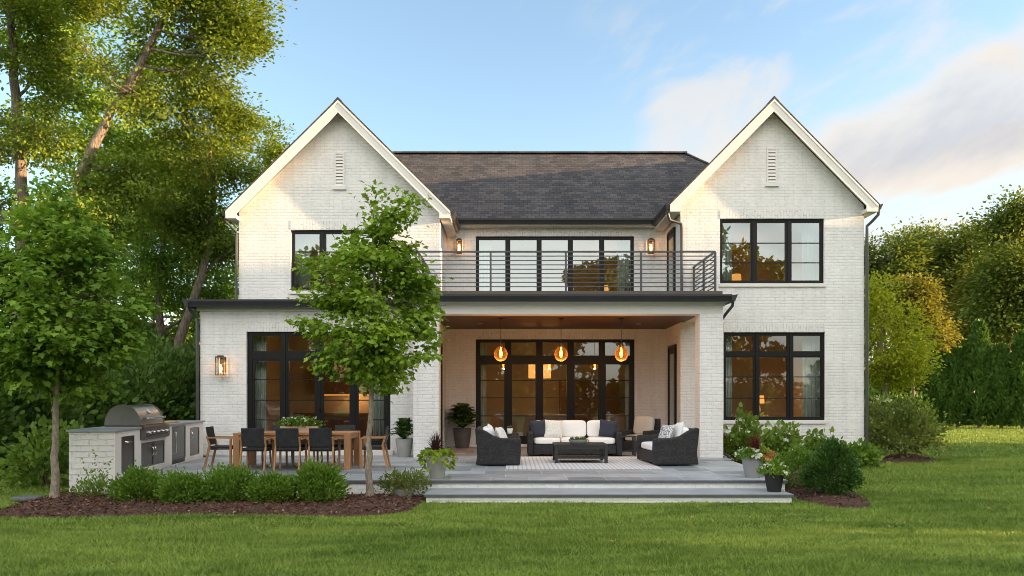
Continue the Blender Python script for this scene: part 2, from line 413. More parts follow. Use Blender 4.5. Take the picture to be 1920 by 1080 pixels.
def wall_y(mb, x0, x1, z0, z1, y, th, holes=()):
    """wall with its outer face on y (facing -Y), th thick; holes are (x0, x1, z0, z1)"""
    xs = sorted({x0, x1, *[h[0] for h in holes], *[h[1] for h in holes]}); zs = sorted({z0, z1, *[h[2] for h in holes], *[h[3] for h in holes]})
    nx, nz = len(xs)-1, len(zs)-1
    def solid(i, j):
        if i < 0 or j < 0 or i >= nx or j >= nz: return False
        cx, cz = (xs[i]+xs[i+1])/2, (zs[j]+zs[j+1])/2
        return not any(h[0] < cx < h[1] and h[2] < cz < h[3] for h in holes)
    yb = y + th
    for i in range(nx):
        for j in range(nz):
            if not solid(i, j): continue
            a, b, c, d = xs[i], xs[i+1], zs[j], zs[j+1]
            mb.add([(a,y,c),(b,y,c),(b,y,d),(a,y,d)], [(0,1,2,3)])
            mb.add([(a,yb,c),(b,yb,c),(b,yb,d),(a,yb,d)], [(3,2,1,0)])
            if not solid(i-1, j): mb.add([(a,y,c),(a,y,d),(a,yb,d),(a,yb,c)], [(0,1,2,3)])
            if not solid(i+1, j): mb.add([(b,y,c),(b,y,d),(b,yb,d),(b,yb,c)], [(3,2,1,0)])
            if not solid(i, j-1): mb.add([(a,y,c),(b,y,c),(b,yb,c),(a,yb,c)], [(3,2,1,0)])
            if not solid(i, j+1): mb.add([(a,y,d),(b,y,d),(b,yb,d),(a,yb,d)], [(0,1,2,3)])
YB, YW, YF, YP = 21.0, 22.3, 24.5, 20.0         # block front, wing fronts, recessed wall, pier fronts
LX0, LX1, RX0, RX1 = -7.65, -2.02, 4.72, 9.86   # wings
BX0 = -8.22
YEND = 32.5
CZ = 3.62                                       # porch ceiling
# openings
D1 = (PX(462, YB), PX(732, YB), .13, PZ(622, YB))
W2 = (PX(545, YW), PX(721, YW), PZ(545, YW), PZ(431, YW))
D3 = (PX(892, YF), PX(1190, YF), .08, PZ(636, YF))
D4 = (PX(892, YF), PX(1189, YF), 4.20, PZ(443, YF))
W5 = (PX(1350, YW), PX(1545.5, YW), PZ(531.5, YW), PZ(410, YW))
W6 = (PX(1356.7, YW), PX(1547, YW), PZ(788, YW), PZ(623, YW))
lg_x, lg_z, lg_s, lg_h = -4.80, 9.78, .994, 3.10
rg_x, rg_z, rg_s, rg_h = 7.23, 9.81, 1.02, 2.87
# walls
w = MB(); wall_y(w, BX0, LX1, GZ, 3.88, YB, .30, [D1]); hp(w, 'wall', M['brick'])
w = MB(); wall_y(w, LX0, LX1, 3.885, 6.55, YW, .30, [W2]); wl_ = hp(w, 'wall', M['brick'])
w = MB(); wall_y(w, RX0, RX1, GZ, 6.75, YW, .30, [W5, W6]); hp(w, 'wall', M['brick'])
w = MB(); wall_y(w, LX1, RX0, GZ, CZ + .02, YF, .30, [D3]); hp(w, 'wall', M['brick'])
w = MB(); wall_y(w, LX1, RX0, CZ + .03, 6.79, YF, .30, [D4]); hp(w, 'wall', M['brick'])
# gables over the wings
for (gx, gz, gs, xa, xb, zr, dz) in ((lg_x, lg_z, lg_s, LX0, LX1, 6.55, .24), (rg_x, rg_z, rg_s, RX0, RX1, 6.75, .24)):
    for y0, y1 in ((YW, YW + .3), (YEND - .3, YEND)):
        w = MB(); zt = gz - dz
        w.prism([(xa, zr), (xb, zr), (xb, zt - gs*(xb-gx)), (gx, zt), (xa, zt - gs*(gx-xa))], 'y', y0, y1); hp(w, 'gable', M['brick'])
# side, return and back walls
for (x, th, y0, y1, z0, z1) in ((BX0, .3, YB+.3, YEND-.3, GZ, 3.88), (LX0, .3, YW+.3, YEND-.3, 3.885, 6.75), (RX1-.3, .3, YW+.3, YEND-.3, GZ, 6.95),
                               (LX1-.3, .3, YB+.3, YF, GZ, 3.88), (LX1-.3, .3, YW+.3, YF, 3.885, 6.75), (RX0, .3, YW+.3, YF, GZ, 6.9)):
    w = MB(); w.box(x, x+th, y0, y1, z0, z1); hp(w, 'wall', M['brick'])
w = MB(); w.box(BX0, RX1, YEND-.3, YEND, GZ, 6.55); hp(w, 'wall', M['brick'])
# porch piers and beam
for x0, x1 in ((PX(775, YP), PX(822.5, YP)), (PX(1312, YP), PX(1356, YP))):
    w = MB(); w.box(x0, x1, YP, YP+.52, GZ, CZ); hp(w, 'pier', M['brick'])
pxl, pxr = PX(775, YP), PX(1356, YP)
w = MB(); w.box(pxl, pxr, YP+.02, YP+.5, CZ, 3.84)
w.box(pxl-.04, pxr+.04, YP-.04, YP+.54, 3.84, 3.90); w.box(pxl-.09, pxr+.09, YP-.14, YP+.56, 3.90, 3.965)
w.box(pxr-.5, pxr, YP+.5, YW, CZ, 3.84); w.box(pxr-.5, pxr+.04, YP+.56, YW, 3.84, 3.965)
w.box(pxl, pxl+.44, YP+.5, YB, CZ, 3.84)
hp(w, 'porch_beam', M['stucco'])
w = MB(); w.box(pxl+.44, pxr-.5, YP+.5, YF, CZ, CZ+.05); hp(w, 'porch_ceiling', M['ceilwood'])
# frieze of the left block
w = MB(); w.box(BX0-.06, pxl-.1, YB-.10, YB+.1, 3.80, 3.90); w.box(BX0-.06, BX0+.1, YB+.1, YEND, 3.80, 3.90); hp(w, 'frieze', M['stucco'])

def gutter_run(mb, a, b, out, d=.12, h=.13):
    """K-profile gutter from a to b (horizontal), 'out' = outward unit vector"""
    a, b, o = Vector(a), Vector(b), Vector(out)
    prof = [(0, 0), (.0, -h), (d*.62, -h), (d*.72, -h*.72), (d*.92, -h*.35), (d, -h*.3), (d, 0), (d-.014, 0), (d-.014, -.02), (.014, -.02), (.014, 0)]
    n = len(prof); vs = []
    for p in (a, b):
        for q in prof: vs.append(p + o*q[0] + Vector((0, 0, q[1])))
    fs = [tuple(range(n)), tuple(reversed(range(n, 2*n)))] + [(i, n+i, n+(i+1)%n, (i+1)%n) for i in range(n)]
    mb.add(vs, fs)
# low roofs and balcony deck with their gutters
g = MB(); gutter_run(g, (BX0-.16, YB-.30, 4.055), (pxl-.22, YB-.30, 4.055), (0,-1,0), .13, .19); gutter_run(g, (BX0-.16, YB-.43, 4.055), (BX0-.16, YEND, 4.055), (-1,0,0), .13, .19)
hp(g, 'gutter', M['gutter'])
g = MB(); gutter_run(g, (pxl-.10, YP-.21, 4.065), (pxr+.12, YP-.21, 4.065), (0,-1,0), .14, .17); gutter_run(g, (pxr+.12, YP-.35, 4.065), (pxr+.12, YW-.003, 4.065), (1,0,0), .14, .17)
gutter_run(g, (pxl-.10, YP-.35, 4.065), (pxl-.10, YB-.2, 4.065), (-1,0,0), .1, .17)
hp(g, 'gutter', M['gutter'])
w = MB()
w.add([(BX0-.17,YB-.31,3.90),(pxl-.02,YB-.31,3.90),(pxl-.02,YW,3.90),(BX0-.17,YW,3.90),(BX0-.17,YB-.31,4.05),(pxl-.02,YB-.31,4.05),(pxl-.02,YW-.003,4.22),(LX0,YW-.003,4.22)],
      [(3,2,1,0),(4,5,6,7),(0,1,5,4),(1,2,6,5),(3,0,4,7),(2,3,7,6)])
w.add([(BX0-.17,YB-.31,4.049),(LX0,YW-.003,4.219),(LX0,YEND,4.219),(BX0-.17,YEND,4.049),(BX0-.17,YB-.31,3.901),(LX0,YW,3.901),(LX0,YEND,3.901),(BX0-.17,YEND,3.901)],
      [(0,1,2,3),(7,6,5,4),(0,3,7,4),(0,4,5,1),(2,6,7,3)])
hp(w, 'low_roof', M['gutter'])
w = MB(); w.box(pxl-.09, pxr+.11, YP-.20, YW-.004, 3.967, 4.063); hp(w, 'deck_fascia', M['gutter'])
w = MB(); w.box(pxl+.02, pxr-.06, YP-.17, YW-.004, 4.066, 4.17); w.box(LX1+.004, RX0-.004, YW-.004, YF-.004, 4.066, 4.17); hp(w, 'balcony_deck', M['deck'])
# main roof: hip with its ridge between the gables
ez, ey, ry, rz = 6.92, 24.14, 28.1, 10.13
xl, xr, rl, rr = -7.3, 9.55, -4.2, 6.16
w = MB()
w.add([(xl,ey,ez),(xr,ey,ez),(xr,2*ry-ey,ez),(xl,2*ry-ey,ez),(rl,ry,rz),(rr,ry,rz),(xl,ey,ez-.06),(xr,ey,ez-.06),(xr,2*ry-ey,ez-.06),(xl,2*ry-ey,ez-.06)],
      [(0,1,5,4),(1,2,5),(2,3,4,5),(3,0,4),(0,6,7,1),(1,7,8,2),(2,8,9,3),(3,9,6,0),(9,8,7,6)])
mr_ = hp(w, 'roof', M['shingle'])
w = MB(); w.bar((rl, ry, rz+.01), (rr, ry, rz+.01), .26, .05); w.bar((rr, ry, rz+.005), (xr, ey, ez+.015), .22, .04); w.bar((rl, ry, rz+.005), (xl, ey, ez+.015), .22, .04)
hp(w, 'ridge_cap', M['shingle'], mr_)
w = MB(); w.box(lg_x+lg_h, rg_x-rg_h, ey+.005, YF-.004, ez-.16, ez-.061); w.box(lg_x+lg_h, rg_x-rg_h, ey+.06, YF-.004, ez-.20, ez-.161); hp(w, 'soffit', M['stucco'])
g = MB(); gutter_run(g, (lg_x+lg_h, ey, ez), (rg_x-rg_h, ey, ez), (0,-1,0), .13, .15); hp(g, 'gutter', M['gutter'])
# gable roofs
YR0 = 21.93
for (gx, gz, gs, gh, xa, xb) in ((lg_x, lg_z, lg_s, lg_h, LX0, LX1), (rg_x, rg_z, rg_s, rg_h, RX0, RX1)):
    ze = gz - gs*gh; t_ = .065
    w = MB(); w.prism([(gx-gh-.05, ze-gs*.05), (gx, gz), (gx+gh+.05, ze-gs*.05), (gx+gh+.05, ze-gs*.05-t_*.6), (gx, gz-t_), (gx-gh-.05, ze-gs*.05-t_*.6)], 'y', YR0, YEND+.3)
    r_ = hp(w, 'roof', M['shingle'])
    w = MB(); w.prism([(gx-.12, gz-.12*gs+.004), (gx, gz+.004), (gx+.12, gz-.12*gs+.004), (gx+.12, gz-.12*gs+.02), (gx, gz+.024), (gx-.12, gz-.12*gs+.02)], 'y', YR0+.01, YEND+.28); hp(w, 'ridge_cap', M['shingle'], r_)
    # barge boards, soffits and eave returns
    f = MB(); a, b = t_ + .002, .40
    zb = ze - .24
    xin = gh - (gh - (xb-xa)/2) + 0.0
    kx = lambda z: (gz - b - z)/gs          # half width where the board's lower edge is at z
    for sgn in (-1, 1):
        p = [(gx, gz-a), (gx+sgn*gh, ze-a+.02), (gx+sgn*gh, zb), (gx+sgn*(xin-.02), zb), (gx+sgn*(xin-.02), gz-b-gs*(xin-.02)), (gx, gz-b)]
        f.prism(p, 'y', YR0+.02, YR0+.06)
        # thin shadow board along the top
        f.prism([(gx, gz-a), (gx+sgn*gh, ze-a+.02), (gx+sgn*gh, ze-a-.05), (gx, gz-a-.07)], 'y', YR0-.0, YR0+.019)
        f.prism([(gx+sgn*gh, zb), (gx+sgn*(xin+.0), zb), (gx+sgn*xin, zb+.1), (gx+sgn*gh, zb+.1)], 'y', YR0+.061, YEND)    # eave soffit
        f.prism([(gx+sgn*(gh-.03), zb+.1), (gx+sgn*gh, zb+.1), (gx+sgn*gh, ze-a+.0), (gx+sgn*(gh-.03), ze-a+.0)], 'y', YR0+.061, YEND)
        f.prism([(gx, gz-t_-.10), (gx, gz-t_-.14), (gx+sgn*(xin), gz-t_-.14-gs*xin), (gx+sgn*xin, gz-t_-.10-gs*xin)], 'y', YR0+.061, YW-.002)   # sloped soffit
    hp(f, 'barge_board', M['stucco'])
    for sgn in (-1, 1):
        g = MB(); ye0, ye1 = YR0+.03, YEND
        inner = (sgn > 0) == (gx < 0)
        gutter_run(g, (gx+sgn*gh, ye0, ze-.02), (gx+sgn*gh, ey if inner else ye1, ze-.02), (sgn,0,0), .13, .15)
        hp(g, 'gutter', M['gutter'])
# down pipes
def downpipe(pts, r=.042):
    g = MB(); g.tube(pts, r*.82, 10); o = hp(g, 'downpipe', M['pipe'], smooth=True)
    return o
zl, zr_ = lg_z-lg_s*lg_h-.16, rg_z-rg_s*rg_h-.16
downpipe([(lg_x-lg_h-.06, 22.1, zl), (lg_x-lg_h-.06, 22.1, zl-.12), (LX0-.05, 22.24, zl-.40), (LX0-.05, 22.24, zl-.6), (LX0-.05, 22.24, 4.15)])
downpipe([(BX0-.19, 20.75, 3.88), (BX0-.19, 20.78, 3.8), (BX0-.055, 20.94, 3.62), (BX0-.055, 20.94, 3.4), (BX0-.055, 20.94, GZ+.05)], .05)
downpipe([(rg_x-rg_h-.06, 22.02, zr_+.05), (rg_x-rg_h-.06, 22.02, zr_-.10), (rg_x-rg_h+.02, 22.1, zr_-.28), (RX0+.0, 22.22, zr_-.36), (RX0+.02, 22.24, zr_-.55), (RX0+.02, 22.24, 4.17)], .05)
downpipe([(rg_x+rg_h+.06, 22.05, zr_), (rg_x+rg_h+.05, 22.06, zr_-.14), (rg_x+rg_h-.08, 22.14, zr_-.30), (RX1+.055, 22.24, zr_-.42), (RX1+.055, 22.24, zr_-.6), (RX1+.055, 22.24, GZ+.05)], .05)
downpipe([(pxr+.19, YP-.2, 3.90), (pxr+.19, YP-.15, 3.80), (pxr+.12, YP+.1, 3.66), (pxr+.055, YP+.36, 3.50), (pxr+.055, YP+.4, 3.3), (pxr+.055, YP+.4, .25), (pxr+.09, YP+.36, .1), (pxr+.22, YP+.1, .0)], .045)

# windows
def window(name, op, y, cols, kind='window', transom=None, munt=(), glass='glass', sill=True, edge=.06, mull=.125, bottom=.07, handles=()):
    x0, x1, z0, z1 = op; ya, yb = y+.075, y+.155
    f = MB()
    f.box(x0, x0+edge, ya, yb, z0, z1); f.box(x1-edge, x1, ya, yb, z0, z1)
    f.box(x0+edge, x1-edge, ya, yb, z1-.065, z1); f.box(x0+edge, x1-edge, ya, yb, z0, z0+bottom)
    wi = x1 - x0 - 2*edge; cw = (wi - (cols-1)*mull)/cols
    pn = MB(); ys = ya + .045
    for i in range(cols):
        a = x0+edge+i*(cw+mull); b = a+cw
        if i < cols-1:
            f.box(b, b+mull, ya, yb, z0+bottom, z1-.065)
            f.box(b+mull*.32, b+mull*.68, ya-.018, ya, z0, z1)             # cover strip
        segs = [(z0+bottom, z1-.065)]
        st = .05 if name == 'patio_door' else .028
        if transom:
            f.box(a, b, ya, yb, transom[0], transom[1]); segs = [(z0+bottom, transom[0]), (transom[1], z1-.065)]
        for s0, s1 in segs:
            # sash
            e = st if s0 < z0+bottom+.01 else .028
            for q in ((a, a+e, s0, s1), (b-e, b, s0, s1), (a+e, b-e, s0, s0+e), (a+e, b-e, s1-e, s1)): f.box(q[0], q[1], ya+.012, yb-.012, q[2], q[3])
            pn.add([(a+e,ys,s0+e),(b-e,ys,s0+e),(b-e,ys,s1-e),(a+e,ys,s1-e)], [(0,1,2,3)])
            for mz in munt:
                if s0 < mz < s1: f.box(a+e, b-e, ys-.016, ys+.016, mz-.013, mz+.013)
    fo = hp(f, name, M['black'])
    hp(pn, 'pane', M[glass], fo)
    if sill:
        s = MB(); s.box(x0-.03, x1+.03, y-.05, y+.10, z0-.10, z0-.003); hp(s, 'sill', M['stucco'], fo, bevel=.01)
    li = MB(); li.box(x0-.0, x1+.0, y-.007, y+.0, z1+.004, z1+.25); hp(li, 'lintel', M['lintel'], fo)
    for hx in handles:
        h = MB(); h.box(hx-.02, hx+.02, ya-.012, ya, 1.02, 1.28); h.bar((hx, ya-.05, 1.2), (hx+.11, ya-.05, 1.2), .018, .018); h.box(hx-.009, hx+.009, ya-.06, ya-.012, 1.19, 1.21)
        hp(h, 'handle', M['black'], fo)
    return fo
def zz(d, *ys): return [PZ(q, d) for q in ys]
window('patio_door', D1, YB, 4, transom=(PZ(673,YB), PZ(660,YB)), munt=zz(YB,711.6,750.5,787.5), edge=.13, mull=.14, bottom=.20, handles=(PX(598,YB), PX(604,YB)-.14), sill=False)
window('window', W2, YW, 3, munt=zz(YW,471,507), glass='glass_up')
window('patio_door', D3, YF, 5, transom=(PZ(680,YF), PZ(668,YF)), munt=zz(YF,713,746,780), edge=.10, mull=.14, bottom=.20, handles=(PX(1008,YF), PX(1075,YF)), sill=False)
window('balcony_door', D4, YF, 5, edge=.07, mull=.10, bottom=.16, glass='glass_up', sill=False)
window('window', W5, YW, 3, munt=zz(YW,454.4,491.5), glass='glass_up')
window('window', W6, YW, 3, transom=(PZ(668,YW), PZ(660,YW)), munt=zz(YW,706.6,746.6))
# side doors: porch left and right, balcony right
def sidedoor(x, y0, y1, z0, z1, sg):
    """door in a wall facing the porch; sg: direction of the room it opens to"""
    d = MB(); a, b = sorted((x, x+sg*.035)); d.box(a, b, y0, y1, z0, z1)
    a, b = sorted((x, x+sg*.06))
    for q in ((y0-.09, y0, z0, z1+.09), (y1, y1+.09, z0, z1+.09), (y0, y1, z1, z1+.09)): d.box(a, b, *q)
    o = hp(d, 'side_door', M['black'])
    p = MB(); p.box(x+sg*.035, x+sg*.04, y0+.14, y1-.14, z0+.3, z1-.16) if sg > 0 else p.box(x+sg*.04, x+sg*.035, y0+.14, y1-.14, z0+.3, z1-.16)
    hp(p, 'pane', M['glass_up'], o)
sidedoor(RX0-.001, 22.9, 23.75, .03, 2.95, -1); sidedoor(LX1+.001, 21.5, 22.4, .03, 2.95, 1); sidedoor(RX0-.001, 23.05, 23.9, 4.18, 6.35, -1)
# step below the block's door
w = MB(); w.box(D1[0]-.08, D1[1]+.08, YB-.09, YB-.002, -.02, .12); hp(w, 'threshold', M['stucco'])
# gable vents
M['vent_grey'] = std('grey vent mesh', (.20, .20, .20), .8)
for (x0, x1, za, zb) in ((PX(626.8,YW), PX(646.3,YW), PZ(350,YW), PZ(286,YW)), (PX(1437,YW), PX(1456.7,YW), PZ(344,YW), PZ(278,YW))):
    v = MB(); y = YW-.03
    v.box(x0, x0+.045, y, YW-.001, za, zb); v.box(x1-.045, x1, y, YW-.001, za, zb); v.box(x0+.045, x1-.045, y, YW-.001, zb-.045, zb); v.box(x0-.04, x1+.04, y-.03, YW-.001, za-.09, za)
    vo = hp(v, 'gable_vent', M['stucco'])
    s = MB(); n = 10
    for i in range(n):
        z = za + (zb-.045-za)*(i+.5)/n
        s.bar((x0+.045, YW-.018, z), (x1-.045, YW-.018, z), .010, .06) if False else s.add([(x0+.045,YW-.004,z+.045),(x1-.045,YW-.004,z+.045),(x1-.045,YW-.029,z-.02),(x0+.045,YW-.029,z-.02),(x0+.045,YW-.004,z+.033),(x1-.045,YW-.004,z+.033),(x1-.045,YW-.029,z-.032),(x0+.045,YW-.029,z-.032)],[(0,3,2,1),(4,5,6,7),(3,7,6,2),(0,1,5,4),(0,4,7,3),(1,2,6,5)])
    hp(s, 'louvre', M['stucco'], vo)
    b = MB(); b.box(x0+.045, x1-.045, YW-.003, YW-.001, za, zb-.045); hp(b, 'vent_backing', M['vent_grey'], vo)
# balcony railing
rl_ = MB(); yr = YP-.10; z0 = 4.17; z1 = PZ(472, yr)
xa, xb = pxl+.12, PX(1341, yr)
rails = [z0+.115+i*(z1-z0-.115)/8 for i in range(9)]
for i, z in enumerate(rails):
    hh = .040 if i == 8 else .022
    ww = .05 if i == 8 else .022
    rl_.box(xa, xb, yr-ww/2, yr+ww/2, z-hh/2, z+hh/2)
    for x in (xa, xb): rl_.box(x-ww/2, x+ww/2, yr+ww/2+.001, YW-.02, z-hh/2, z+hh/2)
rail = hp(rl_, 'balcony_railing', M['rail'])
posts = [(PX(q, yr), yr) for q in (780, 920, 1061, 1202, 1341)] + [(xb, 21.1), (xb, YW-.06), (xa, 21.1), (xa, YW-.06)]
for (x, y) in posts:
    p = MB(); p.box(x-.024, x+.024, y-.03, y+.03, z0+.001, z1-.018); hp(p, 'post', M['rail'], rail)

# rooms behind the glass
def room(x0, x1, y0, y1, z0, z1):
    w = MB()
    w.box(x0, x1, y1, y1+.1, z0, z1); w.box(x0-.1, x0, y0, y1, z0, z1); w.box(x1, x1+.1, y0, y1, z0, z1); w.box(x0, x1, y0, y1, z1, z1+.1)
    hp(w, 'room_wall', M['roomwall'])
    f = MB(); f.box(x0, x1, y0, y1, z0-.06, z0); hp(f, 'room_floor', M['roomfloor'])
room(-7.8, -2.5, 21.31, 27.2, .07, 3.70); room(-7.2, -2.45, 22.61, 26.8, 4.30, 6.45)
room(-1.9, 4.6, 24.81, 30.5, .07, 3.6); room(-1.9, 4.6, 24.81, 29.5, 4.25, 6.70)
room(5.15, 9.45, 22.61, 27.5, .07, 3.75); room(5.15, 9.45, 22.61, 27.0, 4.30, 6.72)
# recessed ceiling lights of the porch
for px in (900, 1197):
    d = MB(); d.lathe([(.0, 0), (.075, 0), (.085, -.008), (.06, -.012), (0, -.006)], 20, (PX(px, 22.7), 22.7, CZ)); hp(d, 'downlight', M['stucco'])

# ------------------------------------------------------------------ patio, steps, ground
M['stone_edge'] = std('darker slab edge', (.085, .092, .098), .6, var=.2, vscale=6)  # darker colour for the upright slab faces
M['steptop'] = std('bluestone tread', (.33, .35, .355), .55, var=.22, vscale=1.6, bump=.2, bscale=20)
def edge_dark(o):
    """gives the upright faces of a slab a darker colour than its top"""
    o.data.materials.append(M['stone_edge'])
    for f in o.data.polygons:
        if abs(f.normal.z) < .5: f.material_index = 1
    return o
def structure(mb, name, m, **k): return tag(mb.build(name, m, **k), kind='structure')
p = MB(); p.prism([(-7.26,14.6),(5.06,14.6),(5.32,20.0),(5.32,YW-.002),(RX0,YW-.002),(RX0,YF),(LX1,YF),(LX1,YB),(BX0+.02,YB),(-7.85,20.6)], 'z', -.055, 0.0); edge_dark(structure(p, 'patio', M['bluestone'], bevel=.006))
p = MB(); p.prism([(-7.23,14.64),(5.02,14.64),(5.27,20.0),(5.27,22.2),(-8.1,22.2),(-7.8,20.6)], 'z', GZ-.1, -.056); structure(p, 'patio_plinth', M['brick'])
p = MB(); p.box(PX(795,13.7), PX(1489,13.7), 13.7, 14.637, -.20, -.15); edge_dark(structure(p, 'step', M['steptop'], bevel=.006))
p = MB(); p.box(PX(795,13.7)+.03, PX(1489,13.7)-.03, 13.735, 14.637, GZ-.1, -.201); structure(p, 'step_riser', M['brick'])
# ------------------------------------------------------------------ foliage
SHAPES = {   # leaf outlines: (along, across, fold) pairs of half-blades, base -> tip
    'oval': ([(0, 0, 0), (.3, .5, .10), (.7, .42, .10), (1, 0, 0)], .55),
    'maple': ([(0, 0, 0), (.02, .34, .05), (.30, .30, .08), (.42, .56, .14), (.66, .24, .06), (1, 0, -.06)], .95),
    'heart': ([(0, 0, 0), (-.08, .34, .08), (.25, .5, .12), (.7, .3, .06), (1, 0, -.05)], .85),
    'diamond': ([(0, 0, 0), (.45, .5, .12), (1, 0, 0)], .5),
    'spray': ([(0, 0, 0), (.25, .35, .05), (.6, .5, .1), (1, 0, 0)], .42),
    'blade': ([(0, .5, 0), (.5, .4, .0), (1, 0, 0)], .06),
}
def mesh_np(name, V, loops, starts, totals, m, parent=None, off=None):
    me = bpy.data.meshes.new(name)
    me.vertices.add(len(V)); me.vertices.foreach_set('co', np.ascontiguousarray(V, dtype=np.float32).ravel())
    me.loops.add(len(loops)); me.loops.foreach_set('vertex_index', np.ascontiguousarray(loops, dtype=np.int32))
    me.polygons.add(len(starts)); me.polygons.foreach_set('loop_start', np.ascontiguousarray(starts, dtype=np.int32))
    try: me.polygons.foreach_set('loop_total', np.ascontiguousarray(totals, dtype=np.int32))
    except Exception: pass
    me.update(calc_edges=True); me.materials.append(m)
    o = link(bpy.data.objects.new(name, me))
    if parent is not None: o.parent = parent
    return o
def unit(a): return a / np.maximum(np.linalg.norm(a, axis=1, keepdims=True), 1e-9)
def leaf_arrays(P, D, N, L, shape):
    """P base points, D axis, N normal, L lengths -> vertices (n*k,3), loops, totals for two half blades each"""
    half, ratio = SHAPES[shape]
    D = unit(D); S = unit(np.cross(D, N)); U = np.cross(S, D)
    k = len(half)
    T = []
    mid0 = half[0][1] == 0
    for (t, s, f) in half: T.append((t, s*ratio, f*ratio))
    right = [(t, -s, f) for (t, s, f) in T[(1 if mid0 else 0):-1]]
    A = np.array(T + right); nv = len(A)
    V = (P[:, None, :] + L[:, None, None] * (A[None, :, 0:1]*D[:, None, :] + A[None, :, 1:2]*S[:, None, :] + A[None, :, 2:3]*U[:, None, :])).reshape(-1, 3)
    if mid0:
        f1 = list(range(k)); f2 = [0, k-1] + list(range(nv-1, k-1, -1)); fs = [list(reversed(f1)), list(reversed(f2))]
    else:
        fs = [list(range(k)) + list(range(nv-1, k-1, -1))]
    n = len(P); base = (np.arange(n)*nv)[:, None]
    flat = np.array(sum(fs, [])); loops = (base + flat[None, :]).ravel()
    totals = np.tile(np.array([len(f) for f in fs]), n)
    return V, loops, totals
def leaves(name, P, D, N, L, shape, m, parent=None):
    V, loops, totals = leaf_arrays(P, D, N, L, shape)
    starts = np.concatenate([[0], np.cumsum(totals)[:-1]])
    return mesh_np(name, V, loops, starts, totals, m, parent)
def sph(rng, n):
    return unit(rng.normal(size=(n, 3)))
def lump(P, s, seed):
    """cheap smooth 3-D noise in -1..1"""
    r = np.random.default_rng(seed); q = np.zeros(len(P))
    for i in range(5):
        k = r.normal(size=3)*s*(1+.5*i); q += np.sin(P @ k + r.uniform(0, 6.28))/(1+.4*i)
    return q/2.2
def bez(a, b, c, n):
    t = np.linspace(0, 1, n)[:, None]; a, b, c = map(np.asarray, (a, b, c))
    return (1-t)**2*a + 2*t*(1-t)*b + t*t*c

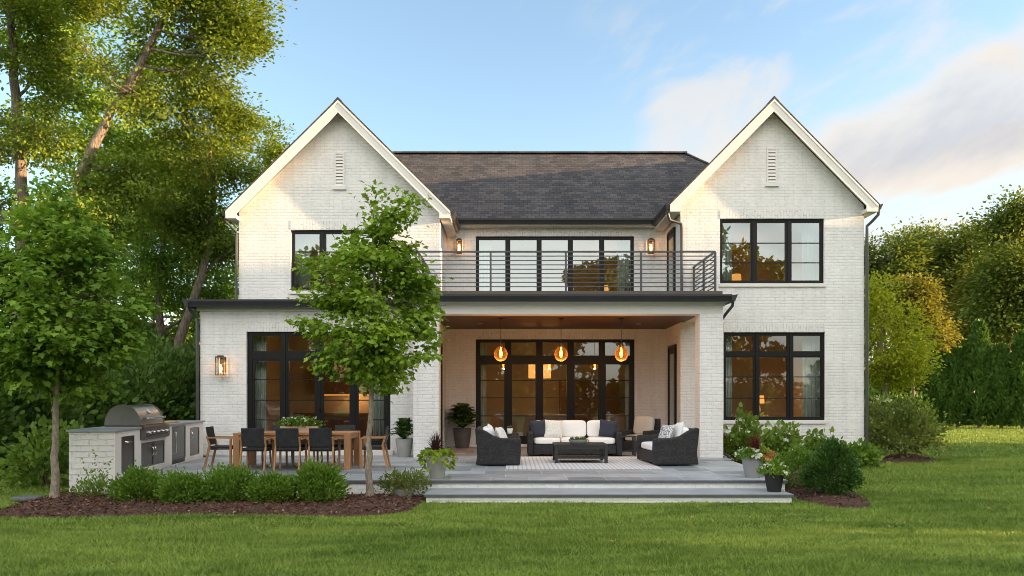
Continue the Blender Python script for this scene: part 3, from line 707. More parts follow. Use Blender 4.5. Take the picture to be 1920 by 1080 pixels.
def tree(name, loc, trunk, tr, lobes, clumps, per, ls, lm, bm, shape='oval', seed=1, flat=.55, spread=.34, gap=-.45, gscale=1.6, limbs=True, limb_from=.35,
         label=None, cat='tree', group=None, limb_r=.45, up=.55, parts=True, withered=(), nseg=9, shell=.55, droop=.25):
    """trunk: polyline (local) with base radius tr; lobes: [(centre, radii)]; leaf clumps fill the lobes, limbs reach into them"""
    rng = np.random.default_rng(seed)
    root = empty(name, loc, 0, label, cat, group)
    # trunk with a flare and small wobble
    tp = []; rr = []
    T = [np.array(p, float) for p in trunk]; seg = len(T)-1
    for i in range(seg):
        m_ = 5
        for j in range(m_ + (1 if i == seg-1 else 0)):
            f = j/m_; g = (i+f)/seg
            q = T[i]*(1-f)+T[i+1]*f
            tp.append(q + (rng.normal(size=3)*tr*.12 if 0 < g < 1 else 0)); rr.append(tr*(1-.72*g) * (1+.5*math.exp(-g*22)))
    tb = MB(); tb.tube(tp, rr, 10)
    tp = np.array(tp); cl_all = []; wts = []
    for (c, r) in lobes:
        c = np.array(c, float); r = np.array(r, float)
        if limbs:
            zt = c[2] - r[2]*.8
            d = np.linalg.norm(tp - np.array([c[0]*.35+tp[-1][0]*.65, c[1]*.35+tp[-1][1]*.65, min(zt, tp[-1][2])]), axis=1) + np.where(tp[:, 2] < tp[-1][2]*limb_from, 99, 0)
            i0 = int(np.argmin(d)); a = tp[i0]
            mid = a*.45 + c*.55 + np.array([0, 0, -.1])*np.linalg.norm(c-a)
            lp = bez(a, mid, c + np.array([0, 0, r[2]*.35]), 9); r0 = rr[i0]*limb_r
            tb.tube(lp + rng.normal(size=lp.shape)*r0*.2*np.linspace(0, 1, 9)[:, None], [r0*(1-.85*k/8) for k in range(9)], 7, caps=False)
            nt_ = nseg
            for j in range(nt_):
                s0 = lp[2 + j % 6]; dr = sph(rng, 1)[0]; dr[2] = abs(dr[2])*.7+.1
                e = c + dr*r*rng.uniform(.6, .92)
                tb.tube(bez(s0, s0*.5+e*.5 + rng.normal(size=3)*.08*r.mean(), e, 6), [r0*.42*(1-.85*k/5) for k in range(6)], 5, caps=False)
        n = max(4, int(clumps * (r[0]*r[1]*r[2])**(2/3) / sum((q[1][0]*q[1][1]*q[1][2])**(2/3) for q in lobes)))
        u = sph(rng, n*2); rad = rng.uniform(0, 1, n*2)**(.33 + .0)
        rad = shell + (1-shell)*rad if shell else rad
        rad = np.where(rng.random(n*2) < .22, rng.uniform(.1, .8, n*2), rad)
        p = c + u*r*rad[:, None]
        p = p[lump(p, gscale/ max(r.mean(), .3), seed+7) > gap][:n]
        cl_all.append(p)
    Cn = np.concatenate(cl_all)
    ctr = Cn.mean(0); n = len(Cn)
    k = rng.integers(int(per*.6), int(per*1.4)+1, n); idx = np.repeat(np.arange(n), k)
    sp_ = spread*(0.7+.6*rng.random(n))[idx][:, None]
    offs = rng.normal(size=(len(idx), 3))*sp_*np.array([1, 1, flat])
    P = Cn[idx] + offs
    out = unit(P - ctr); outh = out*np.array([1, 1, .25])
    oc = unit(offs/np.array([1, 1, flat]))
    N = unit(np.array([0, 0, up+.3]) + out*.25 + oc*.45 + rng.normal(size=P.shape)*.34)
    D = unit(outh + offs*.8 + rng.normal(size=P.shape)*.55 - np.array([0, 0, droop]))
    L = ls*rng.uniform(.65, 1.25, len(P))
    if withered:
        Q = np.concatenate([np.array(w_)+rng.normal(size=(16, 3))*.06 for w_ in withered])
        leaves('withered_leaves', Q, unit(rng.normal(size=Q.shape)+np.array([0, 0, -.5])), unit(rng.normal(size=Q.shape)), ls*rng.uniform(.6, 1.0, len(Q)), shape, M['dry_leaf'], root)
    if parts:
        tb.build('trunk', bm, root, smooth=True, sharp=60)
        leaves('crown', P, D, N, L, shape, lm, root)
    return root

def shrub(name, loc, r, n, ls, lm, shape='oval', seed=1, label=None, group=None, cat='shrub', bumpy=.16, lift=.0, stems=True, stem_m=None, tall=(0, 0), inner=.35, rz=0, dirup=.5, tuft=16, spread=.8, egg=False):
    """rounded shrub of leaf-sized faces: r = (rx, ry, height)"""
    rng = np.random.default_rng(seed); root = empty(name, loc, rz, label, cat, group)
    nt_ = max(12, n//tuft); u = sph(rng, nt_); u[:, 2] = np.abs(u[:, 2])*np.where(rng.random(nt_) < .30, -.55, 1)
    k = 1 + bumpy*lump(u*1.0, 2.6, seed) + bumpy*.6*lump(u, 6.0, seed+3) + bumpy*.35*rng.normal(size=nt_)
    rad = 1 - inner*rng.random(nt_)**2.2
    q = u*np.array([r[0], r[1], r[2]*.60])*(k*rad)[:, None]
    if egg: q[:, :2] *= (1-.42*np.maximum(0, u[:, 2:3])**1.5); q[:, 2] *= np.where(u[:, 2] > 0, 1.12, .75)
    idx = rng.integers(0, nt_, n); u = u[idx]
    P = q[idx] + rng.normal(size=(n, 3))*ls*spread + np.array([0, 0, r[2]*.38+lift])
    P[:, 2] = np.where(P[:, 2] < .02, rng.uniform(.02, .12, n), P[:, 2])
    N = unit(u*.7 + np.array([0, 0, .45]) + rng.normal(size=P.shape)*.5)
    D = unit(u*.8 + np.array([0, 0, dirup]) + (P-q[idx]-np.array([0, 0, r[2]*.38+lift]))/max(ls, .01)*.35 + rng.normal(size=P.shape)*.35)
    leaves('foliage', P, D, N, ls*rng.uniform(.6, 1.3, n), shape, lm, root)
    if stems:
        mb = MB()
        for i in range(9):
            a = rng.uniform(0, 6.28); q = rng.uniform(.3, .75)
            mb.tube(bez((.05*math.cos(a), .05*math.sin(a), 0), (.3*q*r[0]*math.cos(a), .3*q*r[1]*math.sin(a), r[2]*.3), (q*r[0]*math.cos(a), q*r[1]*math.sin(a), r[2]*(.5+.25*rng.random())), 6), [.016*(1-.12*j) for j in range(6)], 5, caps=False)
        mb.build('stem', stem_m or M['twig'], root, smooth=True)
    return root
def blossoms(root, pts, size, m, name='blossom', npet=12, seed=5):
    """flower heads: balls of small petals at pts (local), one part"""
    rng = np.random.default_rng(seed); pts = np.array(pts); idx = np.repeat(np.arange(len(pts)), npet)
    u = sph(rng, len(idx)); u[:, 2] = np.abs(u[:, 2])*.9
    sz = (size*rng.uniform(.7, 1.2, len(pts)))[idx]
    P = pts[idx] + u*sz[:, None]*.5
    return leaves(name, P, unit(rng.normal(size=u.shape) + u*.3), unit(u + rng.normal(size=u.shape)*.25), sz*.62, 'heart', m, root)
def dome_pts(rng, n, r, zc, zmin=.15):
    u = sph(rng, n*3); u = u[u[:, 2] > zmin][:n]
    return u*np.array(r) + np.array([0, 0, zc])

M['dry_leaf'] = leafm('dry leaves', (.36, .20, .09), (.52, .34, .18), .3)
M['maple'] = leafm('maple leaves', (.105, .225, .018), (.32, .45, .045), .32)
M['maple_dark'] = leafm('deep green leaves', (.080, .190, .020), (.25, .39, .045), .30)
M['big_leaf'] = leafm('tall tree leaves', (.115, .195, .020), (.235, .305, .036), .40)
M['yellow_leaf'] = leafm('yellow green leaves', (.30, .38, .025), (.50, .52, .035), .42)
M['orange_leaf'] = leafm('turning leaves', (.165, .175, .022), (.265, .240, .030), .38)
M['ridge_leaf'] = leafm('hillside tree leaves', (0.072, 0.143, 0.031), (0.227, 0.267, 0.039), .35)
M['wood_leaf'] = leafm('woodland leaves', (0.075, 0.141, 0.026), (0.178, 0.223, 0.037), .3)
M['dark_leaf'] = leafm('dark hedge leaves', (0.059, 0.126, 0.023), (0.118, 0.202, 0.034), .25)  # dark green of the evergreen shrubs
M['cedar'] = leafm('arborvitae sprays', (0.066, 0.146, 0.024), (0.118, 0.204, 0.034), .25)
M['box'] = leafm('boxwood leaves', (0.092, 0.201, 0.023), (0.196, 0.322, 0.040), .30)
M['box_dark'] = leafm('dark boxwood leaves', (0.042, 0.106, 0.019), (0.077, 0.161, 0.029), .22)
M['hydrangea'] = leafm('hydrangea leaves', (0.140, 0.252, 0.039), (0.246, 0.358, 0.056), .35)
M['lime'] = leafm('lime vine leaves', (.22, .32, .025), (.33, .42, .04), .35)
M['fern'] = leafm('fern leaves', (.050, .105, .022), (.085, .150, .03), .3)
M['russet'] = leafm('shrub with reddish tips', (.085, .160, .030), (.25, .27, .06), .3)
M['burgundy'] = leafm('burgundy grass', (.065, .022, .028), (.13, .045, .05), .25)
M['plum'] = leafm('dark red leaves', (.11, .022, .020), (.20, .045, .03), .3)
M['white_petal'] = leafm('white petals', (.70, .72, .62), (.85, .85, .78), .3, var=.1)
M['lime_petal'] = leafm('greenish white petals', (.42, .50, .22), (.62, .66, .38), .3, var=.2)
M['coral_petal'] = leafm('coral petals', (.60, .16, .10), (.75, .25, .18), .3, var=.2)
M['succulent'] = leafm('succulent leaves', (.11, .17, .05), (.20, .27, .09), .15)

# young maples in front of the house
def G(px, py): d = gd(py); return (PX(px, d), d, GZ)
def off(px, py, d, loc): return (PX(px, d)-loc[0], 0, PZ(py, d)-loc[2])
def lobe(px, py, rpx, rpy, d, loc, dy=0, ry=None):
    c = off(px, py, d, loc); k = d/FPX
    return ((c[0], dy, c[2]), (rpx*k, ry or rpx*k, rpy*k))
loc = G(693, 940); d = loc[1]
tree('maple_tree', loc, [(0,0,0), (-.02,0,1.0), off(697,735,d,loc), off(702,560,d,loc), off(700,400,d,loc)], .062,
     [lobe(700,700,62,50,d,loc), lobe(616,655,62,42,d,loc,.1), lobe(768,640,52,52,d,loc,-.15), lobe(690,630,80,60,d,loc,-.55,.5), lobe(720,620,70,60,d,loc,.6,.5),
      lobe(625,540,48,46,d,loc,-.1), lobe(775,535,50,52,d,loc,.1), lobe(697,530,72,58,d,loc,-.4,.5), lobe(705,520,60,50,d,loc,.4,.5),
      lobe(668,468,30,30,d,loc), lobe(745,478,36,36,d,loc,.1), lobe(706,442,36,40,d,loc), lobe(744,404,22,30,d,loc), lobe(688,378,18,32,d,loc), lobe(764,382,9,12,d,loc), lobe(590,610,26,20,d,loc), lobe(798,606,20,26,d,loc), lobe(590,500,22,18,d,loc)],
     440, 28, .099, M['maple'], M['bark_pale'], 'maple', 3, flat=.40, spread=.135, gap=-.10, limb_from=.3, nseg=6, shell=.35, limb_r=.35,
     withered=[off(643,690,13.4,loc)[:1]+(-.75,)+off(643,690,13.4,loc)[2:], off(657,655,13.4,loc)[:1]+(-.75,)+off(657,655,13.4,loc)[2:]],
     label='young maple with slender pale trunk standing in mulch before the dining set')
loc = G(103, 943); d = loc[1]
tree('maple_tree', loc, [(0,0,0), (.0,0,1.0), off(106,735,d,loc), off(110,560,d,loc), off(105,400,d,loc)], .068,
     [lobe(110,705,90,42,d,loc), lobe(35,660,80,55,d,loc), lobe(190,640,78,50,d,loc), lobe(105,630,95,60,d,loc,-.7,.6), lobe(110,620,95,60,d,loc,.7,.6), lobe(236,600,42,35,d,loc),
      lobe(20,560,80,55,d,loc), lobe(170,545,75,55,d,loc), lobe(95,530,90,60,d,loc,-.5,.6), lobe(100,520,90,55,d,loc,.5,.6), lobe(-40,620,60,60,d,loc), lobe(45,470,65,48,d,loc), lobe(140,460,62,48,d,loc), lobe(95,420,55,42,d,loc), lobe(110,370,34,36,d,loc)],
     520, 30, .112, M['maple_dark'], M['bark_pale'], 'maple', 9, flat=.36, spread=.165, gap=-.10, limb_from=.3, nseg=6, shell=.35, limb_r=.35,
     label='young maple with broad green crown standing beside the outdoor kitchen')

# tall trees left of the house
def tall(px0, d, pts, lobes, seed, label, tr=.3, clumps=600, per=88, ls=.118, lm='big_leaf', group='tall trees left of the house', **k):
    loc = (PX(px0, d), d, GZ)
    tree('tall_tree', loc, [(0,0,0)] + [off(x, y, d, loc) for x, y in pts], tr, [lobe(x, y, rx, ry, d, loc, dy) for (x, y, rx, ry, dy) in lobes], clumps, per, ls,
         M[lm], M['bark'], 'oval', seed, flat=.50, spread=.285, gap=k.pop('gap', -.24), limb_from=.35, label=label, group=group, nseg=8, shell=.3, **k)
tall(38, 25.0, [(40,600),(42,380),(30,180),(18,20),(0,-160)],
     [(-40,250,90,70,0), (70,120,90,80,.5), (-20,60,120,80,-.8), (95,255,62,60,-.6), (40,-60,150,90,0), (150,-90,120,80,1), (-70,380,70,60,.5), (80,20,90,60,-1.2)], 21,
     'tall leafy tree with thick upright trunk behind the small maple at the picture edge', .24)
tall(120, 23.5, [(132,560),(150,330),(205,215),(300,60),(360,-90)],
     [(210,330,70,60,.4), (265,190,70,60,-.7), (330,20,85,55,0), (405,38,58,36,.5), (448,68,42,24,.3), (432,112,32,30,-.2), (240,60,80,60,1.0), (170,120,66,60,-.5), (360,120,50,45,.8), (420,-60,110,60,0), (160,430,90,60,-.4), (455,22,38,22,0)], 22,
     'tall tree with a leaning sunlit trunk that forks over the garden', .215)
tall(330, 27.0, [(335,640),(380,520),(400,400),(395,260)],
     [(395,235,70,60,0), (330,290,75,65,.8), (420,330,60,55,-.8), (440,230,34,40,.3), (360,400,80,60,0), (400,470,55,55,.6), (310,200,60,55,-.6), (425,200,38,30,0)], 23,
     'tree with golden green crown close to the left gable', .2, 420, 90, .112)
tall(300, 29.5, [(303,640),(296,540),(310,420),(318,300)],
     [(300,340,80,70,0), (240,420,85,65,.6), (350,480,75,60,-.6), (270,520,90,60,.3), (390,560,60,60,.5), (210,300,80,70,0), (300,230,80,60,-.5)], 24,
     'dense tree with a thin grey trunk behind the outdoor kitchen', .19, 420, 90, .115, 'maple_dark')
tall(505, 36.0, [(508,520),(506,420),(508,330)], [(508,262,20,32,0), (502,310,32,45,.5), (525,290,20,30,-.4), (490,350,36,50,0), (530,350,30,50,0)], 25,
     'narrow golden tree top showing above the left gable', .18, 130, 60, .14, limb_r=.3)
tall(180, 33.0, [(182,600),(190,420),(200,250)], [(190,120,110,90,0), (110,230,100,90,.6), (250,260,90,80,-.5), (60,420,120,90,0), (180,380,110,80,.5), (290,110,60,60,0), (60,50,110,70,0), (330,330,70,70,0)], 26,
     'dark tall tree standing deepest among the trees beside the house', .3, 420, 54, .19, 'maple_dark')
tall(370, 38.0, [(372,620),(375,500)], [(300,470,70,80,0), (370,430,70,70,.5), (430,520,60,80,0), (350,560,80,70,-.5), (270,600,70,60,.5), (420,620,60,60,0), (200,520,80,80,0), (120,560,90,80,0), (30,540,90,80,0)], 27,
     'far dark tree filling the gap between the grey trunks and the house corner', .25, 520, 54, .19, 'maple_dark')
# dark understorey hedge behind the outdoor kitchen
for i, (px, py, d, rx, hh, sd) in enumerate([(-110, 930, 17.5, 1.5, 2.9, 1), (20, 925, 19.0, 1.5, 2.6, 2), (150, 915, 21.5, 1.6, 3.0, 3), (262, 900, 23.5, 1.5, 2.9, 4), (345, 890, 25.5, 1.5, 3.4, 5), (420, 880, 28.5, 1.6, 4.2, 6), (230, 880, 28.0, 2.2, 4.4, 7), (90, 900, 25.5, 2.4, 4.2, 8), (-60, 900, 23.0, 2.2, 4.0, 9)]):
    shrub('tall_shrub', (PX(px, d), d, GZ), (rx, rx, hh), 4200, .19, M['dark_leaf'], 'oval', 40+sd, bumpy=.25, inner=.5, stems=True, group='dark shrubs along the left boundary',
          label=['dark evergreen shrub at the picture edge beyond the stepping stone', 'dark evergreen shrub directly behind the broad leaved hydrangea', 'dark evergreen shrub rising behind the counter end of the outdoor kitchen', 'dark evergreen shrub rising right behind the grill hood',
                 'dark evergreen shrub behind the cutting board end of the outdoor kitchen', 'tallest dark evergreen shrub close by the house corner downpipe', 'wide dark evergreen shrub under the thin grey trunk', 'wide dark evergreen shrub under the leaning trunk', 'wide dark evergreen shrub under the thick upright trunk'][i])
loc = (PX(90, 16.2), 16.2, GZ)
shrub('hydrangea', loc, (.75, .7, 1.15), 900, .13, M['hydrangea'], 'heart', 60, bumpy=.3, inner=.6, label='broad leaved hydrangea behind the trunk of the left maple', dirup=.1)

# right of the house
def rtree(name, px0, pyb, d, pts, lobes, seed, label, lm, tr=.12, clumps=200, per=22, ls=.15, shape='oval', group=None, z=GZ, **k):
    loc = (PX(px0, d), d, z)
    tree(name, loc, [(0,0,0)] + [off(x, y, d, loc) for x, y in pts], tr, [lobe(x, y, rx, ry, d, loc, dy) for (x, y, rx, ry, dy) in lobes], clumps, per, ls, M[lm], M[k.pop('bm', 'bark')], shape, seed, flat=.6,
         spread=k.pop('spread', .22), gap=k.pop('gap', -.45), limb_from=.3, label=label, group=group, nseg=6, shell=.35, **k)
rtree('small_tree', 1661, 780, 27.0, [(1661,720),(1660,650),(1655,560)], [(1655,690,40,30,0), (1700,660,34,40,0), (1640,620,45,50,.4), (1690,615,36,36,-.4), (1660,570,45,40,0), (1640,540,40,32,.3), (1672,660,45,40,-.8), (1722,690,26,26,0), (1610,660,40,50,.2), (1700,708,34,26,.2), (1725,655,22,22,-.2), (1672,700,44,32,.5)],
      31, 'small yellow green tree with grey trunk beside the right house wall', 'yellow_leaf', .09, 330, 32, .12, bm='bark_pale', spread=.19)
rtree('autumn_tree', 1712, 780, 39.0, [(1712,700),(1722,620)], [(1715,565,36,32,0), (1750,600,28,32,0), (1705,605,36,34,.6), (1738,632,34,22,-.5), (1690,545,28,24,0), (1730,538,20,16,0), (1768,608,12,16,.2)], 32,
      'orange turning tree behind the small yellow green tree', 'orange_leaf', .10, 420, 26, .17, spread=.26, bm='twig')
rtree('autumn_tree', 1838, 780, 54.0, [(1838,650),(1836,560)], [(1836,530,32,26,0), (1822,565,30,24,0), (1850,515,22,20,0), (1806,585,18,14,0)], 33,
      'small patch of orange crown rising over the clipped hedge', 'orange_leaf', .18, 200, 30, .22, spread=.4)
bt = [(1650, 60, [(1650,500,60,60,0),(1690,480,50,40,1),(1630,560,60,60,0)], 'dark crowned tree next to the right downpipe'),
      (1735, 63, [(1735,470,45,40,0),(1715,520,60,50,1),(1770,500,45,45,-1),(1740,580,70,60,0)], 'rounded tree crown rising between the darker ones behind the hedge'),
      (1820, 60, [(1820,465,40,36,0),(1850,490,50,45,1),(1800,540,60,50,-1),(1830,600,70,60,0)], 'broad tree crown behind the orange patch over the hedge'),
      (1890, 50, [(1902,405,22,34,0),(1880,420,18,16,.5),(1925,450,50,60,1),(1880,520,50,55,-1),(1930,560,70,70,0),(1860,600,50,50,0),(1940,390,30,34,0)], 'tallest tree of the right group with ragged sunlit top'),
      (1980, 52, [(1980,430,60,60,0),(1960,520,70,70,0),(2010,560,80,80,1)], 'tree cut by the right picture edge')]
for i, (px, d, lb, lab) in enumerate(bt):
    rtree('broadleaf_tree', px, 780, d, [(px,680),(px,560),(px,500)], lb, 34+i, lab, 'ridge_leaf', .32, 420, 64, .26, spread=.62, group='trees behind the right hedge', gap=-.15)
shrub('tall_shrub', (PX(1688, 33.0), 33.0, GZ), (1.15, 1.0, 1.8), 3600, .15, M['dark_leaf'], 'oval', 68, bumpy=.25, inner=.5, label='evergreen shrub standing under the yellow green tree')
# clipped arborvitae hedge: one plant each
def arbor(seed, h, r):
    rng = np.random.default_rng(seed); root = empty('arborvitae', (0,0,0), 0, 'x', 'hedge plant', 'arborvitae plants of the right hedge')
    n = 5200; t = rng.random(n)**.8; a = rng.uniform(0, 6.283, n); prof = r*(1-t**1.8)**.8*(.55+.45*np.minimum(1, t*6)) + .06
    rad = prof*(1-.35*rng.random(n)**2)*(1+.18*np.sin(a*3+t*9+seed)+.12*np.sin(a*7-t*17))
    P = np.stack([rad*np.cos(a), rad*np.sin(a), .1+t*(h-.35)], 1); o_ = np.stack([np.cos(a), np.sin(a), np.zeros(n)], 1)
    D = unit(o_*.5 + np.array([0, 0, .9]) + rng.normal(size=P.shape)*.3); N = unit(o_ + rng.normal(size=P.shape)*.6)
    leaves('foliage', P, D, N, .30*rng.uniform(.6, 1.3, n), 'spray', M['cedar'], root)
    mb = MB(); mb.tube([(0,0,-.05),(0,0,h*.5),(0,0,h*.9)], [.1,.06,.02], 7); mb.build('trunk', M['bark'], root)
    return root
ap = [arbor(71, 5.7, .78), arbor(72, 6.2, .82), arbor(73, 5.2, .75)]
hl = ['arborvitae at the dark end of the hedge behind the small tree trunk', 'second arborvitae from the small tree', 'third arborvitae from the small tree', 'fourth arborvitae from the small tree, middle of the row', 'fifth arborvitae from the small tree', 'arborvitae just inside the right picture edge', 'arborvitae cut by the right picture edge']
used = [0, 0, 0]
for i in range(7):
    px = 1672 + i*41; d = 49.0 - i*.6; k = i % 3
    o = ap[k] if not used[k] else dup(ap[k]); used[k] = 1
    o.location = (PX(px, d), d, GZ); o.rotation_euler = (0, 0, i*1.3); s = .95 + .12*((i*37) % 5)/5; o.scale = (s, s, s*(1.0 if i else .9)); o['label'] = hl[i]
# shrubs and flowers on the right
loc = (PX(1692, 23.0), 23.0, GZ)
root = shrub('rounded_shrub', loc, (.95, .88, 1.25), 3600, .11, M['russet'], 'oval', 81, bumpy=.32, inner=.5, lift=.22, tuft=22, label='airy rounded shrub with reddish tips in the far mulch bed', dirup=.3)
loc = (PX(1636, 25.2), 25.2, GZ)
root = shrub('hydrangea', loc, (.85, .8, 1.75), 1100, .12, M['hydrangea'], 'heart', 82, bumpy=.25, label='pale green hydrangea at the house corner behind the rounded shrub')
rg = np.random.default_rng(4)
blossoms(root, dome_pts(rg, 22, (.8, .75, 1.05), .72), .20, M['lime_petal'], seed=6)
for (px, py, d, r, n, sd, lab) in [(1388, 860, 20.8, (.62, .5, 1.12), 1500, 83, 'tallest white flowering shrub against the porch pier'), (1455, 858, 20.6, (.62, .55, .95), 1300, 84, 'white flowering shrub below the dark window behind the pots'),
                                   (1530, 862, 20.3, (.60, .5, .72), 1200, 85, 'low white flowering shrub behind the dark round boxwood')]:
    loc = (PX(px, d), d, GZ); root = shrub('flowering_shrub', loc, r, int(n*.8), .125, M['hydrangea'], 'heart', sd, bumpy=.34, tuft=20, label=lab, group='flowering shrubs below the right window')
    blossoms(root, dome_pts(rg, 22, (r[0]*1.12, r[1]*1.15, r[2]*.74), r[2]*.38, .02), .13, M['white_petal'], seed=sd)
loc = (PX(1600, 20.6), 20.6, GZ)
shrub('leafy_shrub', loc, (.62, .5, .55), 900, .11, M['box'], 'heart', 86, bumpy=.3, label='low bright leafy shrub at the right corner of the house wall', dirup=.1)
loc = (PX(1500, 15.6), 15.6, GZ)
shrub('leafy_shrub', loc, (.50, .48, .82), 3600, .055, M['box'], 'oval', 87, label='soft green shrub between the black pot and the dark boxwood', bumpy=.2)
loc = (PX(1560, 14.35), 14.35, GZ)
shrub('boxwood', loc, (.45, .44, .92), 9500, .046, M['box_dark'], 'oval', 88, bumpy=.09, egg=True, inner=.28, tuft=34, spread=.9, stems=False, label='dark egg shaped boxwood at the front of the right bed', dirup=.5)
# row of low boxwoods before the patio
pv = [shrub('low_boxwood', (0,0,GZ), (.365, .34, .54), 4200, .055, M['box'], 'oval', 90+i, bumpy=.2, tuft=24, spread=1.1, group='low boxwoods along the patio edge', label='x', dirup=.6) for i in range(3)]
for i, (px, py, s, lab) in enumerate([(262, 945, 1.0, 'low boxwood beside the wispy shrub at the kitchen end'), (347, 949, 1.02, 'second low boxwood from the outdoor kitchen'), (433, 946, .96, 'low boxwood in front of the end chair, middle of the row'), (512, 948, 1.0, 'fourth low boxwood from the outdoor kitchen'), (601, 946, 1.05, 'low boxwood next to the maple trunk')]):
    o = pv[i] if i < 3 else dup(pv[i % 3]); d = gd(py)-.05
    o.location = (PX(px, d), d, GZ); o.rotation_euler = (0, 0, i*1.9+.3); zs = (1.0, .92, 1.08, .9, 1.12)[i]; o.scale = (s*(1.05, .96, 1.08, .92, 1.1)[i], s, s*zs); o['label'] = lab
loc = (PX(178, 13.9), 13.9, GZ)
root = shrub('wispy_shrub', loc, (.34, .3, .42), 700, .05, M['hydrangea'], 'oval', 95, bumpy=.4, inner=.7, label='small wispy shrub in front of the white kitchen end wall', dirup=.9)
rg2 = np.random.default_rng(8); Q = []
for k in range(7):
    a = rg2.uniform(0, 6.28); t_ = np.linspace(.3, 1, 9)[:, None]; Q.append(np.array([[.3*math.cos(a), .28*math.sin(a), .62+.25*rg2.random()]])*t_)
Q = np.concatenate(Q); leaves('foliage', Q, unit(rg2.normal(size=Q.shape)+np.array([0,0,.6])), unit(rg2.normal(size=Q.shape)), np.full(len(Q), .055), 'oval', M['hydrangea'], root)

# woodland behind the viewer and to the right: seen in the window glass, and what shades the lawn
def woodland(seed, spots=None):
    rng = np.random.default_rng(seed); Ps = []
    if spots is None: spots = [(x + rng.uniform(-2, 2), -30 - rng.uniform(0, 6) - .004*x*x, (rng.uniform(18.0, 20.5) if 5 < x < 36 else rng.uniform(17.0, 19.0) if -26 < x < -9 else rng.uniform(9.0, 11.0))) for x in np.arange(-52, 64, 5.0)]
    if seed == 5: spots += [(44 + rng.uniform(-2, 2), y, rng.uniform(13.0, 14.6)) for y in np.arange(-26, 30, 4.0)] + [(51 + rng.uniform(-2, 2), y, rng.uniform(12.0, 14.0)) for y in np.arange(-24, 27, 4.0)]
    for (x, y, h) in spots:
        for k in range(8 if x < 40 else 13):
            c = np.array([x + rng.uniform(-2.6, 2.6), y + rng.uniform(-2.6, 2.6), h*rng.uniform(.14, .86)]); r = np.array([2.2, 2.2, 1.8])*rng.uniform(.7, 1.1)
            u = sph(rng, 420); Ps.append(c + u*r*(rng.uniform(.6, 1, (420, 1))))
        for k in range(3):
            c = np.array([x + rng.uniform(-3, 3), y + rng.uniform(-1, 3), 1.2]); u = sph(rng, 420); Ps.append(c + u*np.array([2.6, 2.0, 2.0])*(rng.uniform(.6, 1, (420, 1))))
    P = np.concatenate(Ps); P = P[P[:, 2] > GZ+.1]
    o = leaves('woodland', P, unit(rng.normal(size=P.shape)), unit(rng.normal(size=P.shape)+np.array([0, 0, .4])), .62*rng.uniform(.6, 1.2, len(P)), 'oval', M['wood_leaf'])
    tag(o, kind='stuff')
woodland(5)
q_ = random.Random(3); woodland(6, [(x, 74 + q_.uniform(-4, 8), q_.uniform(9.5, 12.5)) for x in range(-75, 115, 6)])   # closes the horizon far behind the house
# ------------------------------------------------------------------ lawn, mulch, grass
def lawn_mat():
    t = NT('mown lawn'); g = t.n('ShaderNodeNewGeometry'); v = g.outputs['Position']
    big = t.remap(t.noise(v, .45, 5, .6, .5), .35, .68); fine = t.remap(t.noise(v, 38, 4, .7), .25, .75, .5, 1.4)
    c = t.mix(big, (.055, .115, .010), (.115, .185, .024)); c = t.mix(1., c, fine, 'MULTIPLY')
    p = t.pbsdf(c, .9, 0, .2); t.bump(t.noise(v, 30, 4, .7), .7, .04, p)
    return t.done(p.outputs[0])
def blade_mat():
    t = NT('grass blades'); g = t.n('ShaderNodeNewGeometry'); v = g.outputs['Position']
    mpp = t.n('ShaderNodeMapping'); mpp.inputs['Scale'].default_value = (.55, 1.5, 1); t.l(v, mpp.inputs[0]); v = mpp.outputs[0]
    big = t.remap(t.noise(v, .38, 4, .6, .5), .36, .66); mid = t.remap(t.noise(v, 1.5, 6, .72, .8), .38, .64)
    f = t.math('ADD', t.math('MULTIPLY', g.outputs['Random Per Island'], .45), t.math('ADD', t.math('MULTIPLY', big, .35), t.math('MULTIPLY', mid, .45)))
    c = t.mix(f, (.042, .115, .006), (.35, .445, .078))
    p = t.pbsdf(c, .5, 0, .3); tr = t.n('ShaderNodeBsdfTranslucent'); t.l(c, tr.inputs[0])
    mx = t.n('ShaderNodeMixShader'); mx.inputs[0].default_value = .3; t.l(p.outputs[0], mx.inputs[1]); t.l(tr.outputs[0], mx.inputs[2])
    return t.done(mx.outputs[0])
M['lawn'] = lawn_mat(); M['blade'] = blade_mat()
g = MB(); g.add([(-900,-600,GZ),(900,-600,GZ),(900,1500,GZ),(-900,1500,GZ)], [(0,1,2,3)]); structure(g, 'lawn', M['lawn'])
def poly_px(pts): return [(PX(x, gd(y)), gd(y)) for x, y in pts]
bedL = poly_px([(-80,969),(-20,966),(30,947),(75,937),(120,925),(140,915)]) + [(-8.3,16.5),(-7.9,15.6),(-7.26,14.62),(-1.7,14.62),(-1.52,14.5)] + poly_px([(795,940),(785,950),(769,958),(740,964),(710,967),(650,970),(598,970),(500,967),(380,966),(240,970),(120,972),(0,972)])
bedR = [(5.02,14.3)] + poly_px([(1489,934),(1495,939),(1548,951),(1605,955),(1630,953),(1636,947),(1625,938),(1601,926),(1575,905),(1572,885),(1600,870),(1690,869.5),(1750,867),(1757,863),(1735,857),(1690,851)]) + [(10.3,22.9),(9.9,22.25),(5.34,22.25),(5.3,20.0),(5.06,14.7)]
def inside(poly, X, Y):
    r = np.zeros(len(X), bool); n = len(poly)
    for i in range(n):
        (x0, y0), (x1, y1) = poly[i], poly[(i+1) % n]
        if y0 == y1: continue
        c = ((y0 > Y) != (y1 > Y)) & (X < (x1-x0)*(Y-y0)/(y1-y0)+x0); r ^= c
    return r
